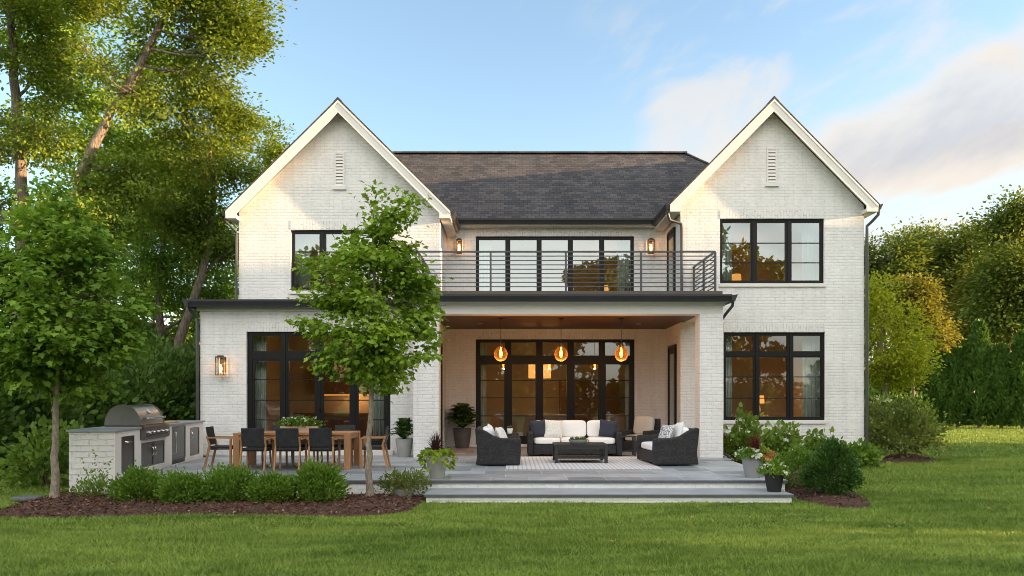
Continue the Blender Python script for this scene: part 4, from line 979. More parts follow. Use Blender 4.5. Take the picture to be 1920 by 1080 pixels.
def edge_dist(poly, X, Y):
    d = np.full(len(X), 1e9); n = len(poly)
    for i in range(n):
        a = np.array(poly[i]); b = np.array(poly[(i+1) % n]); ab = b-a; L2 = max((ab**2).sum(), 1e-9)
        t = np.clip(((X-a[0])*ab[0]+(Y-a[1])*ab[1])/L2, 0, 1); d = np.minimum(d, np.hypot(X-a[0]-t*ab[0], Y-a[1]-t*ab[1]))
    return d
M['mulch'] = std('shredded bark mulch', (.095, .045, .028), .95, var=.6, vscale=30, bump=1., bscale=45, bdist=.04)
def chip_mat():
    t = NT('bark chips'); g = t.n('ShaderNodeNewGeometry'); cr = t.n('ShaderNodeValToRGB'); t.l(g.outputs['Random Per Island'], cr.inputs[0])
    e = cr.color_ramp; e.elements[0].color = (.045, .020, .013, 1); e.elements[1].position = .93; e.elements[1].color = (.19, .092, .058, 1); q = e.elements.new(.97); q.color = (.33, .24, .17, 1)
    p = t.pbsdf(cr.outputs[0], .9, 0, .2); return t.done(p.outputs[0])
M['chip'] = chip_mat()
def bed(poly, seed, n):
    rng = np.random.default_rng(seed); xs = [p[0] for p in poly]; ys = [p[1] for p in poly]
    st = .11; gx = np.arange(min(xs), max(xs)+st, st); gy = np.arange(min(ys), max(ys)+st, st)
    XX, YY = np.meshgrid(gx, gy, indexing='ij'); X, Y = XX.ravel(), YY.ravel(); ins = inside(poly, X, Y); d = edge_dist(poly, X, Y)
    Z = np.where(ins, GZ + .012 + .075*np.minimum(1, d/.5) + .012*rng.normal(size=len(X)), GZ-.03-.3*np.minimum(d, .3))
    V = np.stack([X, Y, Z], 1); nx, ny = XX.shape
    I = (np.arange(nx-1)[:, None]*ny+np.arange(ny-1)[None, :]).ravel(); Q = np.stack([I, I+ny, I+ny+1, I+1], 1)
    near = ins | (d < st*1.5); Q = Q[near[Q].all(1)]
    o = mesh_np('mulch', V, Q.ravel(), np.arange(len(Q))*4, np.full(len(Q), 4), M['mulch']); tag(o, kind='structure')
    X = rng.uniform(min(xs), max(xs), n*3); Y = rng.uniform(min(ys), max(ys), n*3); k = inside(poly, X, Y); X, Y = X[k][:n], Y[k][:n]; d = edge_dist(poly, X, Y)
    P = np.stack([X, Y, GZ+.022+.075*np.minimum(1, d/.5)+.01*rng.random(len(X))], 1)
    D = unit(rng.normal(size=P.shape)*np.array([1, 1, .35])); N = unit(rng.normal(size=P.shape)*.45+np.array([0, 0, 1]))
    o = leaves('bark_chips', P, D, N, rng.uniform(.025, .075, len(P)), 'diamond', M['chip']); tag(o, kind='stuff')
bed(bedL, 1, 9000); bed(bedR, 2, 7000)
def grass():
    rng = np.random.default_rng(77); Vs = []; 
    hard = [[(-8.4,14.55),(5.1,14.55),(5.4,20),(5.4,22.3),(10,22.3),(10,33),(-8.4,33)], [(-1.56,13.66),(5.03,13.66),(5.03,14.7),(-1.56,14.7)], bedL, bedR, [(-8.15,14.45),(-7.2,14.45),(-7.9,20.6),(-9,20.6)]]
    def field(y0, y1, dens, h, w, edgeonly=None):
        ym = y1; area = (y1-y0)*(y0+y1)*.5*1.42; n = int(area*dens)
        Y = np.sqrt(rng.uniform(y0*y0, y1*y1, n)); X = rng.uniform(-.70, .72, n)*Y
        k = np.ones(n, bool)
        for p in hard: k &= ~inside(p, X, Y)
        X, Y = X[k], Y[k]; n = len(X); a = rng.uniform(0, 6.283, n)
        hh = h*rng.uniform(.5, 1.25, n)*(1+.35*lump(np.stack([X, Y, X*0], 1), 1.4, 3)); lean = rng.normal(size=(n, 2))*.65*hh[:, None]
        c, s = np.cos(a)*w/2, np.sin(a)*w/2
        V = np.empty((n, 3, 3)); V[:, 0] = np.stack([X-c, Y-s, np.full(n, GZ)], 1); V[:, 1] = np.stack([X+c, Y+s, np.full(n, GZ)], 1); V[:, 2] = np.stack([X+lean[:, 0], Y+lean[:, 1], GZ+hh], 1)
        Vs.append(V.reshape(-1, 3))
    field(7.6, 11, 2700, .046, .013); field(11, 15, 1600, .047, .017); field(15, 24, 500, .065, .022); field(24, 55, 90, .075, .05)
    V = np.concatenate(Vs); n = len(V)//3
    o = mesh_np('grass', V, np.arange(3*n), np.arange(n)*3, np.full(n, 3), M['blade']); tag(o, kind='stuff')
grass()
M['fieldstone'] = std('weathered grey stone', (.12, .13, .13), .8, var=.3, vscale=8, bump=.5, bscale=25)
def fallen():
    rng = np.random.default_rng(12); Y = np.sqrt(rng.uniform(8**2, 22**2, 110)); X = rng.uniform(-.62, .62, 110)*Y; k = np.ones(110, bool)
    for p in ([(-8.4,14.3),(5.2,13.6),(5.4,22.3),(10,22.3),(10,33),(-8.4,33)], bedL, bedR): k &= ~inside(p, X, Y)
    P = np.stack([X[k], Y[k], np.full(k.sum(), GZ+.045)], 1)
    tag(leaves('fallen_leaves', P, unit(rng.normal(size=P.shape)*np.array([1, 1, .2])), unit(rng.normal(size=P.shape)*.4+np.array([0, 0, 1])), rng.uniform(.03, .06, len(P)), 'maple', M['dry_leaf']), kind='stuff')
fallen()
# stepping stone at the end of the left bed
s = MB(); a = gd(941)
s.prism([(-.2,-.16),(.08,-.2),(.23,-.08),(.2,.13),(-.04,.19),(-.23,.08)], 'z', 0, .07); o = s.build('stepping_stone', M['fieldstone'], bevel=.02); o.location = (PX(52, a), a, GZ+.03)
tag(o, 'flat grey stepping stone at the pointed end of the left mulch bed', 'stepping stone')
# ------------------------------------------------------------------ furniture and fittings
def weave(name, c1, c2, w=.030, h=.011, bump_=.8):
    t = NT(name); uv = t.facing_uv(False)
    b = t.n('ShaderNodeTexBrick'); t.l(uv, b.inputs['Vector']); b.inputs['Scale'].default_value = 1
    b.inputs['Color1'].default_value = (*c1, 1); b.inputs['Color2'].default_value = (*c2, 1); b.inputs['Mortar'].default_value = (c1[0]*.3, c1[1]*.3, c1[2]*.3, 1)
    b.inputs['Brick Width'].default_value = w; b.inputs['Row Height'].default_value = h; b.inputs['Mortar Size'].default_value = h*.16; b.inputs['Mortar Smooth'].default_value = .6
    p = t.pbsdf(t.mix(1., b.outputs['Color'], t.remap(t.noise(uv, 9, 3), .3, .7, .65, 1.4), 'MULTIPLY'), .55, 0, .4)
    t.bump(t.math('SUBTRACT', 1., b.outputs['Fac']), bump_, .006, p)
    return t.done(p.outputs[0])
M['wicker'] = weave('dark wicker', (.014, .014, .015), (.040, .039, .040), .044, .020)
M['sling'] = weave('black woven sling', (.024, .024, .027), (.034, .034, .038), .02, .008, .4)
M['teak'] = std('oiled teak', (.42, .205, .085), .5, var=.22, vscale=5, stretch=(1, 14, 14), bump=.1, bscale=30)
M['teak_leg'] = std('oiled teak upright', (.40, .195, .08), .5, var=.22, vscale=5, stretch=(14, 14, 1), bump=.1, bscale=30)
M['white_fab'] = std('white outdoor fabric', (.80, .80, .79), .9, var=.03, vscale=4, bump=.25, bscale=7, bdist=.02)
M['taupe_fab'] = std('taupe outdoor fabric', (.46, .42, .37), .9, var=.06, vscale=4, bump=.2, bscale=8, bdist=.02)
M['navy'] = std('navy cushion cloth', (.028, .032, .050), .9, var=.12, vscale=5, bump=.25, bscale=9, bdist=.02)
M['steel'] = std('brushed stainless steel', (.42, .41, .39), .30, 1.0, .5, var=.10, vscale=3, stretch=(1, 1, 30), bump=.05, bscale=20)
M['steel_dark'] = std('dark stainless door', (.20, .19, .18), .34, 1.0, .5, var=.12, vscale=3, stretch=(1, 1, 30))
M['hood_end'] = std('cast hood end', (.24, .23, .21), .42, .9, .4, var=.1)
M['chrome'] = std('polished steel', (.75, .74, .72), .12, 1.0)
M['knobblack'] = std('black enamel', (.012, .012, .012), .3)
M['pot_grey'] = std('pale grey cast stone', (.33, .32, .30), .75, var=.10, vscale=6, bump=.15, bscale=40)
M['pot_light'] = std('light grey planter', (.25, .25, .255), .7, var=.06, vscale=5, bump=.1, bscale=40)
M['pot_dark'] = std('dark brown planter', (.075, .066, .060), .6, var=.15, vscale=5)
M['pot_black'] = std('black planter', (.010, .010, .011), .6, var=.15, vscale=5)
M['soil'] = std('potting soil', (.03, .02, .014), .95, var=.4, vscale=30)
M['copper'] = std('bronze fitting', (.10, .075, .055), .35, .8, var=.1)
M['bread'] = std('maple cutting board', (.55, .33, .15), .5, var=.15, vscale=6, stretch=(1, 8, 1))
M['sofa_in'] = std('beige upholstery', (.50, .41, .31), .9, var=.06)
M['cab'] = std('walnut cabinet', (.22, .11, .045), .45, var=.2, vscale=4, stretch=(8, 8, 1))
def pattern_fab():
    t = NT('patterned cushion cloth'); tcn = t.n('ShaderNodeTexCoord'); v = t.n('ShaderNodeTexVoronoi'); v.feature = 'DISTANCE_TO_EDGE'; v.inputs['Scale'].default_value = 26; t.l(tcn.outputs['Object'], v.inputs['Vector'])
    f = t.remap(v.outputs['Distance'], .05, .12); p = t.pbsdf(t.mix(f, (.10, .12, .17), (.74, .73, .70)), .9, 0, .2); return t.done(p.outputs[0])
def fleck_fab():
    t = NT('flecked cushion cloth'); tcn = t.n('ShaderNodeTexCoord'); v = t.n('ShaderNodeTexVoronoi'); v.inputs['Scale'].default_value = 34; t.l(tcn.outputs['Object'], v.inputs['Vector'])
    f = t.remap(v.outputs['Distance'], .22, .32); p = t.pbsdf(t.mix(f, (.46, .43, .38), (.74, .72, .67)), .9, 0, .2); return t.done(p.outputs[0])
M['pattern'] = pattern_fab(); M['fleck'] = fleck_fab()
def rug_mat():
    t = NT('striped rug'); tcn = t.n('ShaderNodeTexCoord'); s = t.n('ShaderNodeSeparateXYZ'); t.l(tcn.outputs['Object'], s.inputs[0])
    nz = t.noise(tcn.outputs['Object'], 9, 3)
    st = t.math('FRACT', t.math('ADD', t.math('MULTIPLY', s.outputs[0], 10.5), t.math('MULTIPLY', nz, .5)))
    f = t.remap(t.math('ABSOLUTE', t.math('SUBTRACT', st, .5)), .12, .20)
    fine = t.remap(t.noise(tcn.outputs['Object'], 60, 3), .3, .7, .85, 1.1)
    p = t.pbsdf(t.mix(1., t.mix(f, (.47, .46, .47), (.66, .64, .62)), fine, 'MULTIPLY'), .95, 0, .1); t.bump(t.noise(tcn.outputs['Object'], 120, 2), .4, .005, p)
    return t.done(p.outputs[0])
M['rug'] = rug_mat()

# --- dining set
def dining_chair():
    r = empty('dining_chair', (0,0,0), 0, 'x', 'chair', 'chairs around the teak dining table')
    w = .27
    b = MB(); b.sbox((0, .02, .45), (.50, .50, .045), 8, 6); b.build('seat', M['sling'], r, smooth=True, sharp=50)
    b = MB(); b.prism([(-.235,.50),(-.205,.50),(-.262,.885),(-.292,.885)], 'x', -.235, .235); b.build('backrest', M['sling'], r, bevel=.008)
    for s in (-1, 1):
        l = MB(); l.bar((s*w, .24, 0), (s*w, .25, .63), .036, .045, .042, .05); l.build('leg', M['teak_leg'], r, bevel=.004)
        l = MB(); l.bar((s*(w-.02), -.31, 0), (s*(w-.02), -.20, .50), .036, .045, .036, .05); l.bar((s*(w-.02), -.20, .501), (s*(w-.02), -.262, .70), .034, .04); l.build('leg', M['teak_leg'], r, bevel=.004)
        a = MB(); a.bar((s*w, -.235, .655), (s*w, .29, .648), .055, .026); a.build('armrest', M['teak'], r, bevel=.005)
    f = MB(); f.box(-.25, .25, .21, .235, .40, .428); f.box(-.25, .25, -.19, -.165, .40, .428); f.box(-.262, -.236, -.19, .235, .40, .428); f.box(.236, .262, -.19, .235, .40, .428); f.build('seat_rail', M['sling'], r)
    return r
ch = dining_chair()
TX0, TX1, TY0, TY1, TH = -5.86, -3.40, 16.72, 17.86, .77
spec = [(PX(475.3,16.45), 16.66, 0, 'dining chair with its back to the lawn, nearest the outdoor kitchen'), (PX(539,16.45), 16.66, 0.03, 'middle dining chair of the three with backs to the lawn'), (PX(602.5,16.45), 16.66, -.02, 'dining chair with its back to the lawn, nearest the maple trunk'),
        (-6.28, 17.28, -1.50, 'dining chair at the table end beside the outdoor kitchen'), (-2.98, 17.25, 1.62, 'dining chair at the table end behind the maple trunk'),
        (-5.30, 18.02, 3.14, 'dining chair on the house side of the table, behind the end chair'), (-4.62, 18.04, 3.16, 'dining chair on the house side hidden behind the flower box'), (-3.84, 18.02, 3.12, 'dining chair on the house side with its back showing right of the flower box')]
for i, (x, y, rz, lab) in enumerate(spec):
    if i == 0: o = ch; o.location = (x, y, 0); o.rotation_euler = (0, 0, rz); o['label'] = lab
    else: dup(ch, (x, y, 0), rz, lab)
tb_ = empty('dining_table', ((TX0+TX1)/2, (TY0+TY1)/2, 0), 0, 'long teak dining table with square corner legs on the bluestone patio', 'table')
hx, hy = (TX1-TX0)/2, (TY1-TY0)/2
t = MB()
for i in range(8):
    y0 = -hy+i*2*hy/8; t.box(-hx, hx, y0+.003, y0+2*hy/8-.003, TH-.045, TH)
t.build('tabletop', M['teak'], tb_, bevel=.003)
a = MB(); a.box(-hx+.02, hx-.02, -hy+.03, -hy+.055, TH-.13, TH-.046); a.box(-hx+.02, hx-.02, hy-.055, hy-.03, TH-.13, TH-.046); a.box(-hx+.03, -hx+.055, -hy+.055, hy-.055, TH-.13, TH-.046); a.box(hx-.055, hx-.03, -hy+.055, hy-.055, TH-.13, TH-.046); a.build('apron', M['teak'], tb_)
for sx in (-1, 1):
    for sy in (-1, 1):
        l = MB(); cx, cy = sx*(hx-.066), sy*(hy-.066); l.box(cx-.065, cx+.065, cy-.065, cy+.065, 0, TH-.047); l.build('leg', M['teak_leg'], tb_, bevel=.005)
# flower box on the table
fb = empty('flower_box', (PX(562,17.3), 17.3, TH+.001), 0, 'pale wooden box planted with white flowers on the dining table', 'planter')
b = MB()
for q in ((-.40,.40,-.09,-.07,0,.13), (-.40,.40,.07,.09,0,.13), (-.40,-.38,-.07,.07,0,.13), (.38,.40,-.07,.07,0,.13), (-.38,.38,-.07,.07,0,.10)): b.box(*q)
b.build('box', std('washed timber', (.52, .38, .28), .7, var=.15, vscale=5, stretch=(1, 8, 8)), fb)
def bed_of(root, name, r, z, n, ls, lm, shape='oval', seed=3, up=.6):
    rng = np.random.default_rng(seed); u = sph(rng, n); u[:, 2] = np.abs(u[:, 2]); k = 1+.3*lump(u*3, 2, seed)
    P = u*np.array(r)*(k*(1-.4*rng.random(n)**2))[:, None] + np.array([0, 0, z])
    return leaves(name, P, unit(u+rng.normal(size=u.shape)*.6+np.array([0,0,up])), unit(u*.6+np.array([0,0,.5])+rng.normal(size=u.shape)*.5), ls*rng.uniform(.6, 1.25, n), shape, lm, root)
bed_of(fb, 'foliage', (.46, .15, .17), .12, 1500, .05, M['box'])
rq = np.random.default_rng(2); pts = np.stack([rq.uniform(-.42, .42, 34), rq.uniform(-.13, .10, 34), rq.uniform(.17, .30, 34)], 1); blossoms(fb, pts, .05, M['white_petal'], npet=8)

# --- lounge
def arm_profile(dep, ah, bh):
    """side outline (y = front at -dep/2, back at +dep/2; z)"""
    f, b = -dep/2, dep/2
    return [(f+.02, .03), (f, ah*.55), (f+.005, ah), (f+.10, ah+.012), (f+dep*.45, ah+.02), (f+dep*.62, ah+.07), (f+dep*.78, ah+.17), (b-.03, bh), (b+.035, bh-.02), (b+.01, bh*.62), (b-.02, bh*.35), (b+.02, .03)]
def loungeseat(name, wid, dep, ah, bh, seats, label, swoop=True, group=None, fab='white_fab', cushback=.40):
    """local: faces -Y, width along X"""
    r = empty(name, (0,0,0), 0, label, 'sofa' if wid > 1.3 else 'armchair', group)
    aw = .15
    for s in (-1, 1):
        m = MB(); p = arm_profile(dep, ah, bh) if swoop else [(-dep/2, .03), (-dep/2, ah-.02), (-dep/2+.03, ah), (dep/2-.1, ah), (dep/2-.1, .03)]
        a0, a1 = (-wid/2, -wid/2+aw) if s < 0 else (wid/2-aw, wid/2)
        m.prism(p, 'x', a0, a1); m.build('arm', M['wicker'], r, bevel=.025)
    m = MB(); m.box(-wid/2+aw+.001, wid/2-aw-.001, -dep/2+.03, dep/2-.12, .06, .30); m.build('base', M['wicker'], r, bevel=.01)
    m = MB(); w2 = wid/2-aw-.001
    m.prism([(dep/2-.16, .06), (dep/2-.13, bh-.03), (dep/2+.02, bh-.03), (dep/2-.01, .06)], 'x', -w2, w2) if swoop else m.prism([(dep/2-.12, .06), (dep/2-.10, bh), (dep/2+.0, bh), (dep/2, .06)], 'x', -wid/2+.05, wid/2-.05)
    m.build('back', M['wicker'], r, bevel=.02)
    cw = (2*w2)/seats
    for i in range(seats):
        cx = -w2 + cw*(i+.5)
        m = MB(); m.sbox((cx, -.06, .385), (cw-.01, dep-.20, .17), 6, 8, puff=.12); m.build('seat_cushion', M[fab], r, smooth=True, sharp=80)
        m = MB(); m.sbox((0, 0, 0), (cw-.015, cushback, .17), 6, 8, RT((cx, dep/2-.235, .46+cushback/2), R(90-11)), puff=.25); m.build('back_cushion', M[fab], r, smooth=True, sharp=80)
    return r
def throw(name, loc, rz, tilt, size, m, label, roll=0.0):
    """loose cushion: loc = centre; leans back by tilt; rz turns its face (0 = towards -Y)"""
    b = MB(); b.pillow(size, size, .17, Matrix.Identity(4)); o = b.build(name, M[m], smooth=True, sharp=80)
    o.rotation_euler = (Matrix.Rotation(rz, 4, 'Z') @ Matrix.Rotation(R(90)-tilt, 4, 'X') @ Matrix.Rotation(roll, 4, 'Z')).to_euler(); o.location = loc
    return tag(o, label, 'cushion')
rgx = MB(); rgx.box(-1.66, 1.66, -1.75, 1.75, 0, .012); o = rgx.build('rug', M['rug'], bevel=.003); o.location = (1.53, 18.5, .002); tag(o, 'pale grey striped rug under the coffee table on the porch', 'rug')
sx = PX(1078, 20.5); sofa = loungeseat('sofa', 2.44, .92, .63, .80, 3, 'dark wicker three seat sofa with white cushions facing the lawn', swoop=False, cushback=.45); sofa.location = (sx, 20.92, .0)
for (px, m, rr_, lab, dz) in ((1012, 'navy', .10, 'navy cushion at the kitchen side end of the white sofa', 0), (1038, 'fleck', -.05, 'pale flecked cushion beside the navy one on the sofa', 0), (1141, 'navy', -.12, 'navy cushion at the right end of the white sofa', 0)):
    throw('throw_cushion', (PX(px, 20.75), 20.78+(.06 if m == 'navy' else .0), .70), 0, R(16), .47, m, lab, rr_)
lch = loungeseat('armchair', 1.30, .98, .60, .85, 1, 'dark wicker armchair with high back turned side on at the planter end of the rug'); lch.location = (PX(936, 18.15), 18.2, 0); lch.rotation_euler = (0, 0, R(90))
lc = lch.location
throw('throw_cushion', (lc.x-.17, lc.y-.20, .68), R(90), R(20), .48, 'white_fab', 'plain white cushion standing in the wicker armchair', .1)
throw('throw_cushion', (lc.x+.06, lc.y-.36, .66), R(75), R(24), .42, 'fleck', 'flecked cushion leaning forward in the wicker armchair', .0)
rch = loungeseat('loveseat', 1.72, 1.0, .60, .85, 1, 'dark wicker loveseat with high back turned side on beside the porch pier'); rch.location = (PX(1250, 18.3), 18.42, 0); rch.rotation_euler = (0, 0, R(-86))
rc = rch.location
throw('throw_cushion', (rc.x-.10, rc.y-.52, .68), R(-70), R(20), .46, 'pattern', 'blue and white patterned cushion in the wicker loveseat', .0)
throw('throw_cushion', (rc.x+.02, rc.y-.25, .68), R(-82), R(18), .44, 'fleck', 'flecked cushion tucked behind the patterned one in the loveseat', .1)
throw('throw_cushion', (rc.x+.20, rc.y-.42, .72), R(-86), R(14), .50, 'white_fab', 'plain white cushion at the back of the wicker loveseat', .08)
bch = loungeseat('armchair', .92, .90, .60, .92, 1, 'dark wicker armchair with taupe cushions near the porch side door', swoop=False, fab='taupe_fab', cushback=.52); bch.location = (PX(1202, 22.2), 22.35, 0); bch.rotation_euler = (0, 0, R(-38))
ct = empty('coffee_table', (PX(1087, 18.6), 18.65, .014), 0, 'dark slatted coffee table with a lower shelf on the striped rug', 'table')
CW, CD, CH = 1.22, .95, .43
m = MB(); m.box(-CW/2, CW/2, -CD/2, -CD/2+.07, CH-.035, CH); m.box(-CW/2, CW/2, CD/2-.07, CD/2, CH-.035, CH); m.box(-CW/2, -CW/2+.07, -CD/2+.07, CD/2-.07, CH-.035, CH); m.box(CW/2-.07, CW/2, -CD/2+.07, CD/2-.07, CH-.035, CH)
for i in range(9):
    y = -CD/2+.074+i*(CD-.148)/9; m.box(-CW/2+.072, CW/2-.072, y, y+(CD-.148)/9-.008, CH-.03, CH-.006)
M['char'] = std('charcoal painted wood', (.020, .019, .019), .55, var=.2, vscale=5, stretch=(1, 9, 9))
m.build('tabletop', M['char'], ct)
m = MB(); m.box(-CW/2+.02, CW/2-.02, -CD/2+.015, -CD/2+.035, CH-.10, CH-.036); m.box(-CW/2+.02, CW/2-.02, CD/2-.035, CD/2-.015, CH-.10, CH-.036); m.build('apron', M['char'], ct)
m = MB(); m.box(-CW/2+.03, CW/2-.03, -CD/2+.03, CD/2-.03, .10, .125); m.build('shelf', M['char'], ct)
for s1 in (-1, 1):
    for s2 in (-1, 1):
        m = MB(); m.box(s1*(CW/2-.04)-.035, s1*(CW/2-.04)+.035, s2*(CD/2-.04)-.035, s2*(CD/2-.04)+.035, 0, CH-.036); m.build('leg', M['char'], ct)
bw = empty('succulent_bowl', (PX(1084, 18.5), 18.5, CH+.015), 0, 'low grey bowl of succulents on the coffee table', 'bowl')
m = MB(); m.lathe([(.0, 0), (.15, 0), (.21, .05), (.225, .10), (.21, .10), (.19, .07), (0, .07)], 28); m.build('bowl', M['pot_grey'], bw, smooth=True)
def rosettes(root, pts, r, m, seed=3):
    rng = np.random.default_rng(seed); P = []; D = []; N = []; L = []
    for p in pts:
        for k in range(26):
            a = rng.uniform(0, 6.28); e = rng.uniform(.1, 1.4); d = np.array([math.cos(a)*math.cos(e), math.sin(a)*math.cos(e), math.sin(e)])
            P.append(p); D.append(d); N.append(np.array([-math.cos(a)*math.sin(e), -math.sin(a)*math.sin(e), math.cos(e)+.01])); L.append(r*rng.uniform(.7, 1.1))
    return leaves('rosette', np.array(P), np.array(D), np.array(N), np.array(L), 'oval', m, root)
rosettes(bw, [(.15*math.cos(a)*q, .15*math.sin(a)*q, .085) for a, q in ((0,1),(.9,1),(1.8,1),(2.7,1),(3.6,1),(4.5,1),(5.4,1),(0,.0))], .085, M['succulent'])
# side tables
def side_table(loc, w, h, label):
    r = empty('side_table', loc, 0, label, 'table')
    m = MB(); m.box(-w/2, w/2, -w/2, w/2, h-.03, h); m.build('tabletop', M['char'], r, bevel=.004)
    for a in (-1, 1):
        for b in (-1, 1):
            m = MB(); m.box(a*(w/2-.025)-.02, a*(w/2-.025)+.02, b*(w/2-.025)-.02, b*(w/2-.025)+.02, 0, h-.031); m.build('leg', M['char'], r)
    m = MB(); m.box(-w/2+.02, w/2-.02, -w/2+.02, w/2-.02, .12, .14); m.build('shelf', M['char'], r)
    return r
side_table((PX(1177, 20.6), 20.7, 0), .40, .52, 'small dark side table between the sofa and the taupe armchair')
side_table((PX(957, 20.3), 20.4, 0), .42, .60, 'small dark side table behind the armchair at the planter end')
def lathe_pot(root, prof, m, soil_r, soil_z, n=28):
    b = MB(); b.lathe(prof, n); b.build('pot', M[m], root, smooth=True, sharp=50)
    b = MB(); b.lathe([(0, soil_z), (soil_r, soil_z)], n); b.build('soil', M['soil'], root)
pp = empty('potted_succulent', (PX(956, 20.3), 20.3, .601), 0, 'small white pot with a green succulent on the side table', 'potted plant')
lathe_pot(pp, [(0,0),(.055,0),(.075,.10),(.078,.13),(.068,.13),(.066,.115)], 'white_fab', .066, .115, 18)
rosettes(pp, [(0,0,.12),(.03,.02,.13),(-.03,-.02,.13)], .075, M['succulent'], 5)

# --- planters
def taper(r0, r1, h, lip=.03): return [(0,0), (r0,0), (r0+(r1-r0)*.45, h*.35), (r0+(r1-r0)*.85, h*.75), (r1, h), (r1-lip, h), (r1-lip-.01, h-.06)]
def planter(name, loc, r0, r1, h, m, label):
    r = empty(name, loc, 0, label, 'planter'); lathe_pot(r, taper(r0, r1, h), m, r1-.03, h-.055); return r
def fern(loc, rad, h, n, label, m='fern', seed=3, lsz=.075, width=1.0):
    rng = np.random.default_rng(seed); root = empty('fern_plant', loc, 0, label, 'potted plant'); P = []; D = []; N = []; L = []; st = MB()
    for i in range(n):
        a = rng.uniform(0, 6.28); q = rng.uniform(.25, 1); rr = rad*q; hh = h*(1.15-.65*q*q)*rng.uniform(.8, 1.1); dz = -.30*rad*q*q
        tip = np.array([rr*math.cos(a), rr*math.sin(a), hh+dz]); mid = np.array([rr*.45*math.cos(a), rr*.45*math.sin(a), hh*1.05]); c = bez((0,0,0), mid, tip, 16)
        st.tube(c[::3], .004, 4, caps=False)
        for j in range(2, 16):
            dd = c[j]-c[j-1]; dd /= np.linalg.norm(dd); sd = np.cross(dd, [0,0,1]); sd /= max(np.linalg.norm(sd), 1e-6); up = np.cross(sd, dd)
            for s in (-1, 1):
                P.append(c[j]); D.append(sd*s + dd*.5 + rng.normal(size=3)*.15); N.append(up+rng.normal(size=3)*.2); L.append(lsz*(1.15-.8*abs(j/15-.4)))
    st.build('stem', M['fern'], root); leaves('fronds', np.array(P), np.array(D), np.array(N), np.array(L), 'spray', M[m], root); return root
planter('tall_planter', (PX(758, 20.4), 20.4, 0), .15, .225, .46, 'pot_grey', 'grey planter holding a fern beside the left porch pier')
fern((PX(758, 20.4), 20.4, .42), 0.46, .50, 70, 'upright fern in the grey planter beside the left porch pier', seed=5, lsz=.085)
planter('tall_planter', (PX(867, 23.9), 23.85, 0), .20, .275, .60, 'pot_dark', 'tall dark planter against the porch back wall')
fern((PX(867, 23.85), 23.85, .55), 0.64, .70, 110, 'large arching fern in the tall dark planter on the porch', seed=6, lsz=.13)
p1 = (PX(819, 14.95), 14.97, 0)
planter('round_planter', p1, .125, .215, .44, 'pot_grey', 'round stone planter with trailing vine at the top of the steps')
def vine(loc, rad, drop, n, label, seed=4, ls=.075, m='lime', ctr=0.0, arc=6.28):
    rng = np.random.default_rng(seed); root = empty('trailing_vine', loc, 0, label, 'potted plant'); a = ctr + rng.uniform(-arc/2, arc/2, n); q = rng.random(n)
    k = 1+.35*np.sin(a*4+seed)
    rr = rad*np.minimum(1.12, .45+q*.9) * (1+.06*rng.normal(size=n)); z = np.where(q < .6, .06*rng.random(n)+.05, .06-(q-.6)/.4*drop*k*(.4+.6*np.abs(np.sin(a*2.5+seed))))
    P = np.stack([rr*np.cos(a), rr*np.sin(a), z], 1); o_ = np.stack([np.cos(a), np.sin(a), np.zeros(n)], 1)
    D = unit(o_*.6+np.array([0,0,-.5])+rng.normal(size=P.shape)*.5); N = unit(o_*.7+np.array([0,0,.6])+rng.normal(size=P.shape)*.4)
    leaves('foliage', P, D, N, ls*rng.uniform(.6, 1.25, n), 'heart', M[m], root); return root
vine((p1[0], p1[1], .43), .27, .40, 520, 'bright lime vine spilling over the round stone planter')
def plume_grass(loc, n, h, m, label, seed=2, spread=.5):
    rng = np.random.default_rng(seed); root = empty('ornamental_grass', loc, 0, label, 'potted plant'); V = []; F = MB()
    for i in range(n):
        a = rng.uniform(0, 6.28); q = rng.random()**.7; hh = h*rng.uniform(.55, 1.1)*(1-.35*q); r_ = h*spread*q
        c = bez((.03*math.cos(a), .03*math.sin(a), 0), (r_*.3*math.cos(a), r_*.3*math.sin(a), hh*1.0), (r_*math.cos(a), r_*math.sin(a), hh*(1-.25*q)), 6)
        w = .010; s = np.array([-math.sin(a+.5), math.cos(a+.5), 0])
        vs = []
        for j, p in enumerate(c): vs += [tuple(p-s*w*(1-j/5.3)), tuple(p+s*w*(1-j/5.3))]
        F.add(vs, [(2*j, 2*j+1, 2*j+3, 2*j+2) for j in range(5)])
    F.build('foliage', M[m], root); return root
plume_grass((p1[0]-.02, p1[1]+.02, .40), 190, .56, 'burgundy', 'burgundy fountain grass in the round stone planter', 3, .62)
p2 = (PX(1411, 15.1), 15.1, 0)
planter('round_planter', p2, .135, .20, .40, 'pot_light', 'light grey planter of flowers at the right end of the patio')
def flowers(loc, r, n, label, seed, petals, nb=16, bs=.085, ls=.06, lm='box'):
    root = empty('flowering_plant', loc, 0, label, 'potted plant'); bed_of(root, 'foliage', r, 0, n, ls, M[lm], seed=seed)
    rng = np.random.default_rng(seed); pts = dome_pts(rng, nb, (r[0]*1.0, r[1]*1.0, r[2]*1.02), .0, .12); blossoms(root, pts, bs, M[petals], seed=seed); return root
flowers((p2[0]-.09, p2[1]-.07, .36), (.20, .18, .17), 500, 'white daisies in the light grey planter', 11, 'white_petal', 14)
plume_grass((p2[0]+.05, p2[1]+.0, .37), 230, .56, 'plum', 'dark red foliage plant rising from the light grey planter', 8, .42)
flowers((p2[0]+.19, p2[1]-.10, .32), (.14, .12, .24), 260, 'lime green plant with coral flowers at the rim of the light grey planter', 12, 'coral_petal', 7, .10, .06, 'lime')
p3 = (PX(1452, 14.1), 14.12, -.15)
planter('small_planter', p3, .115, .165, .31, 'pot_black', 'black planter standing on the lower step')
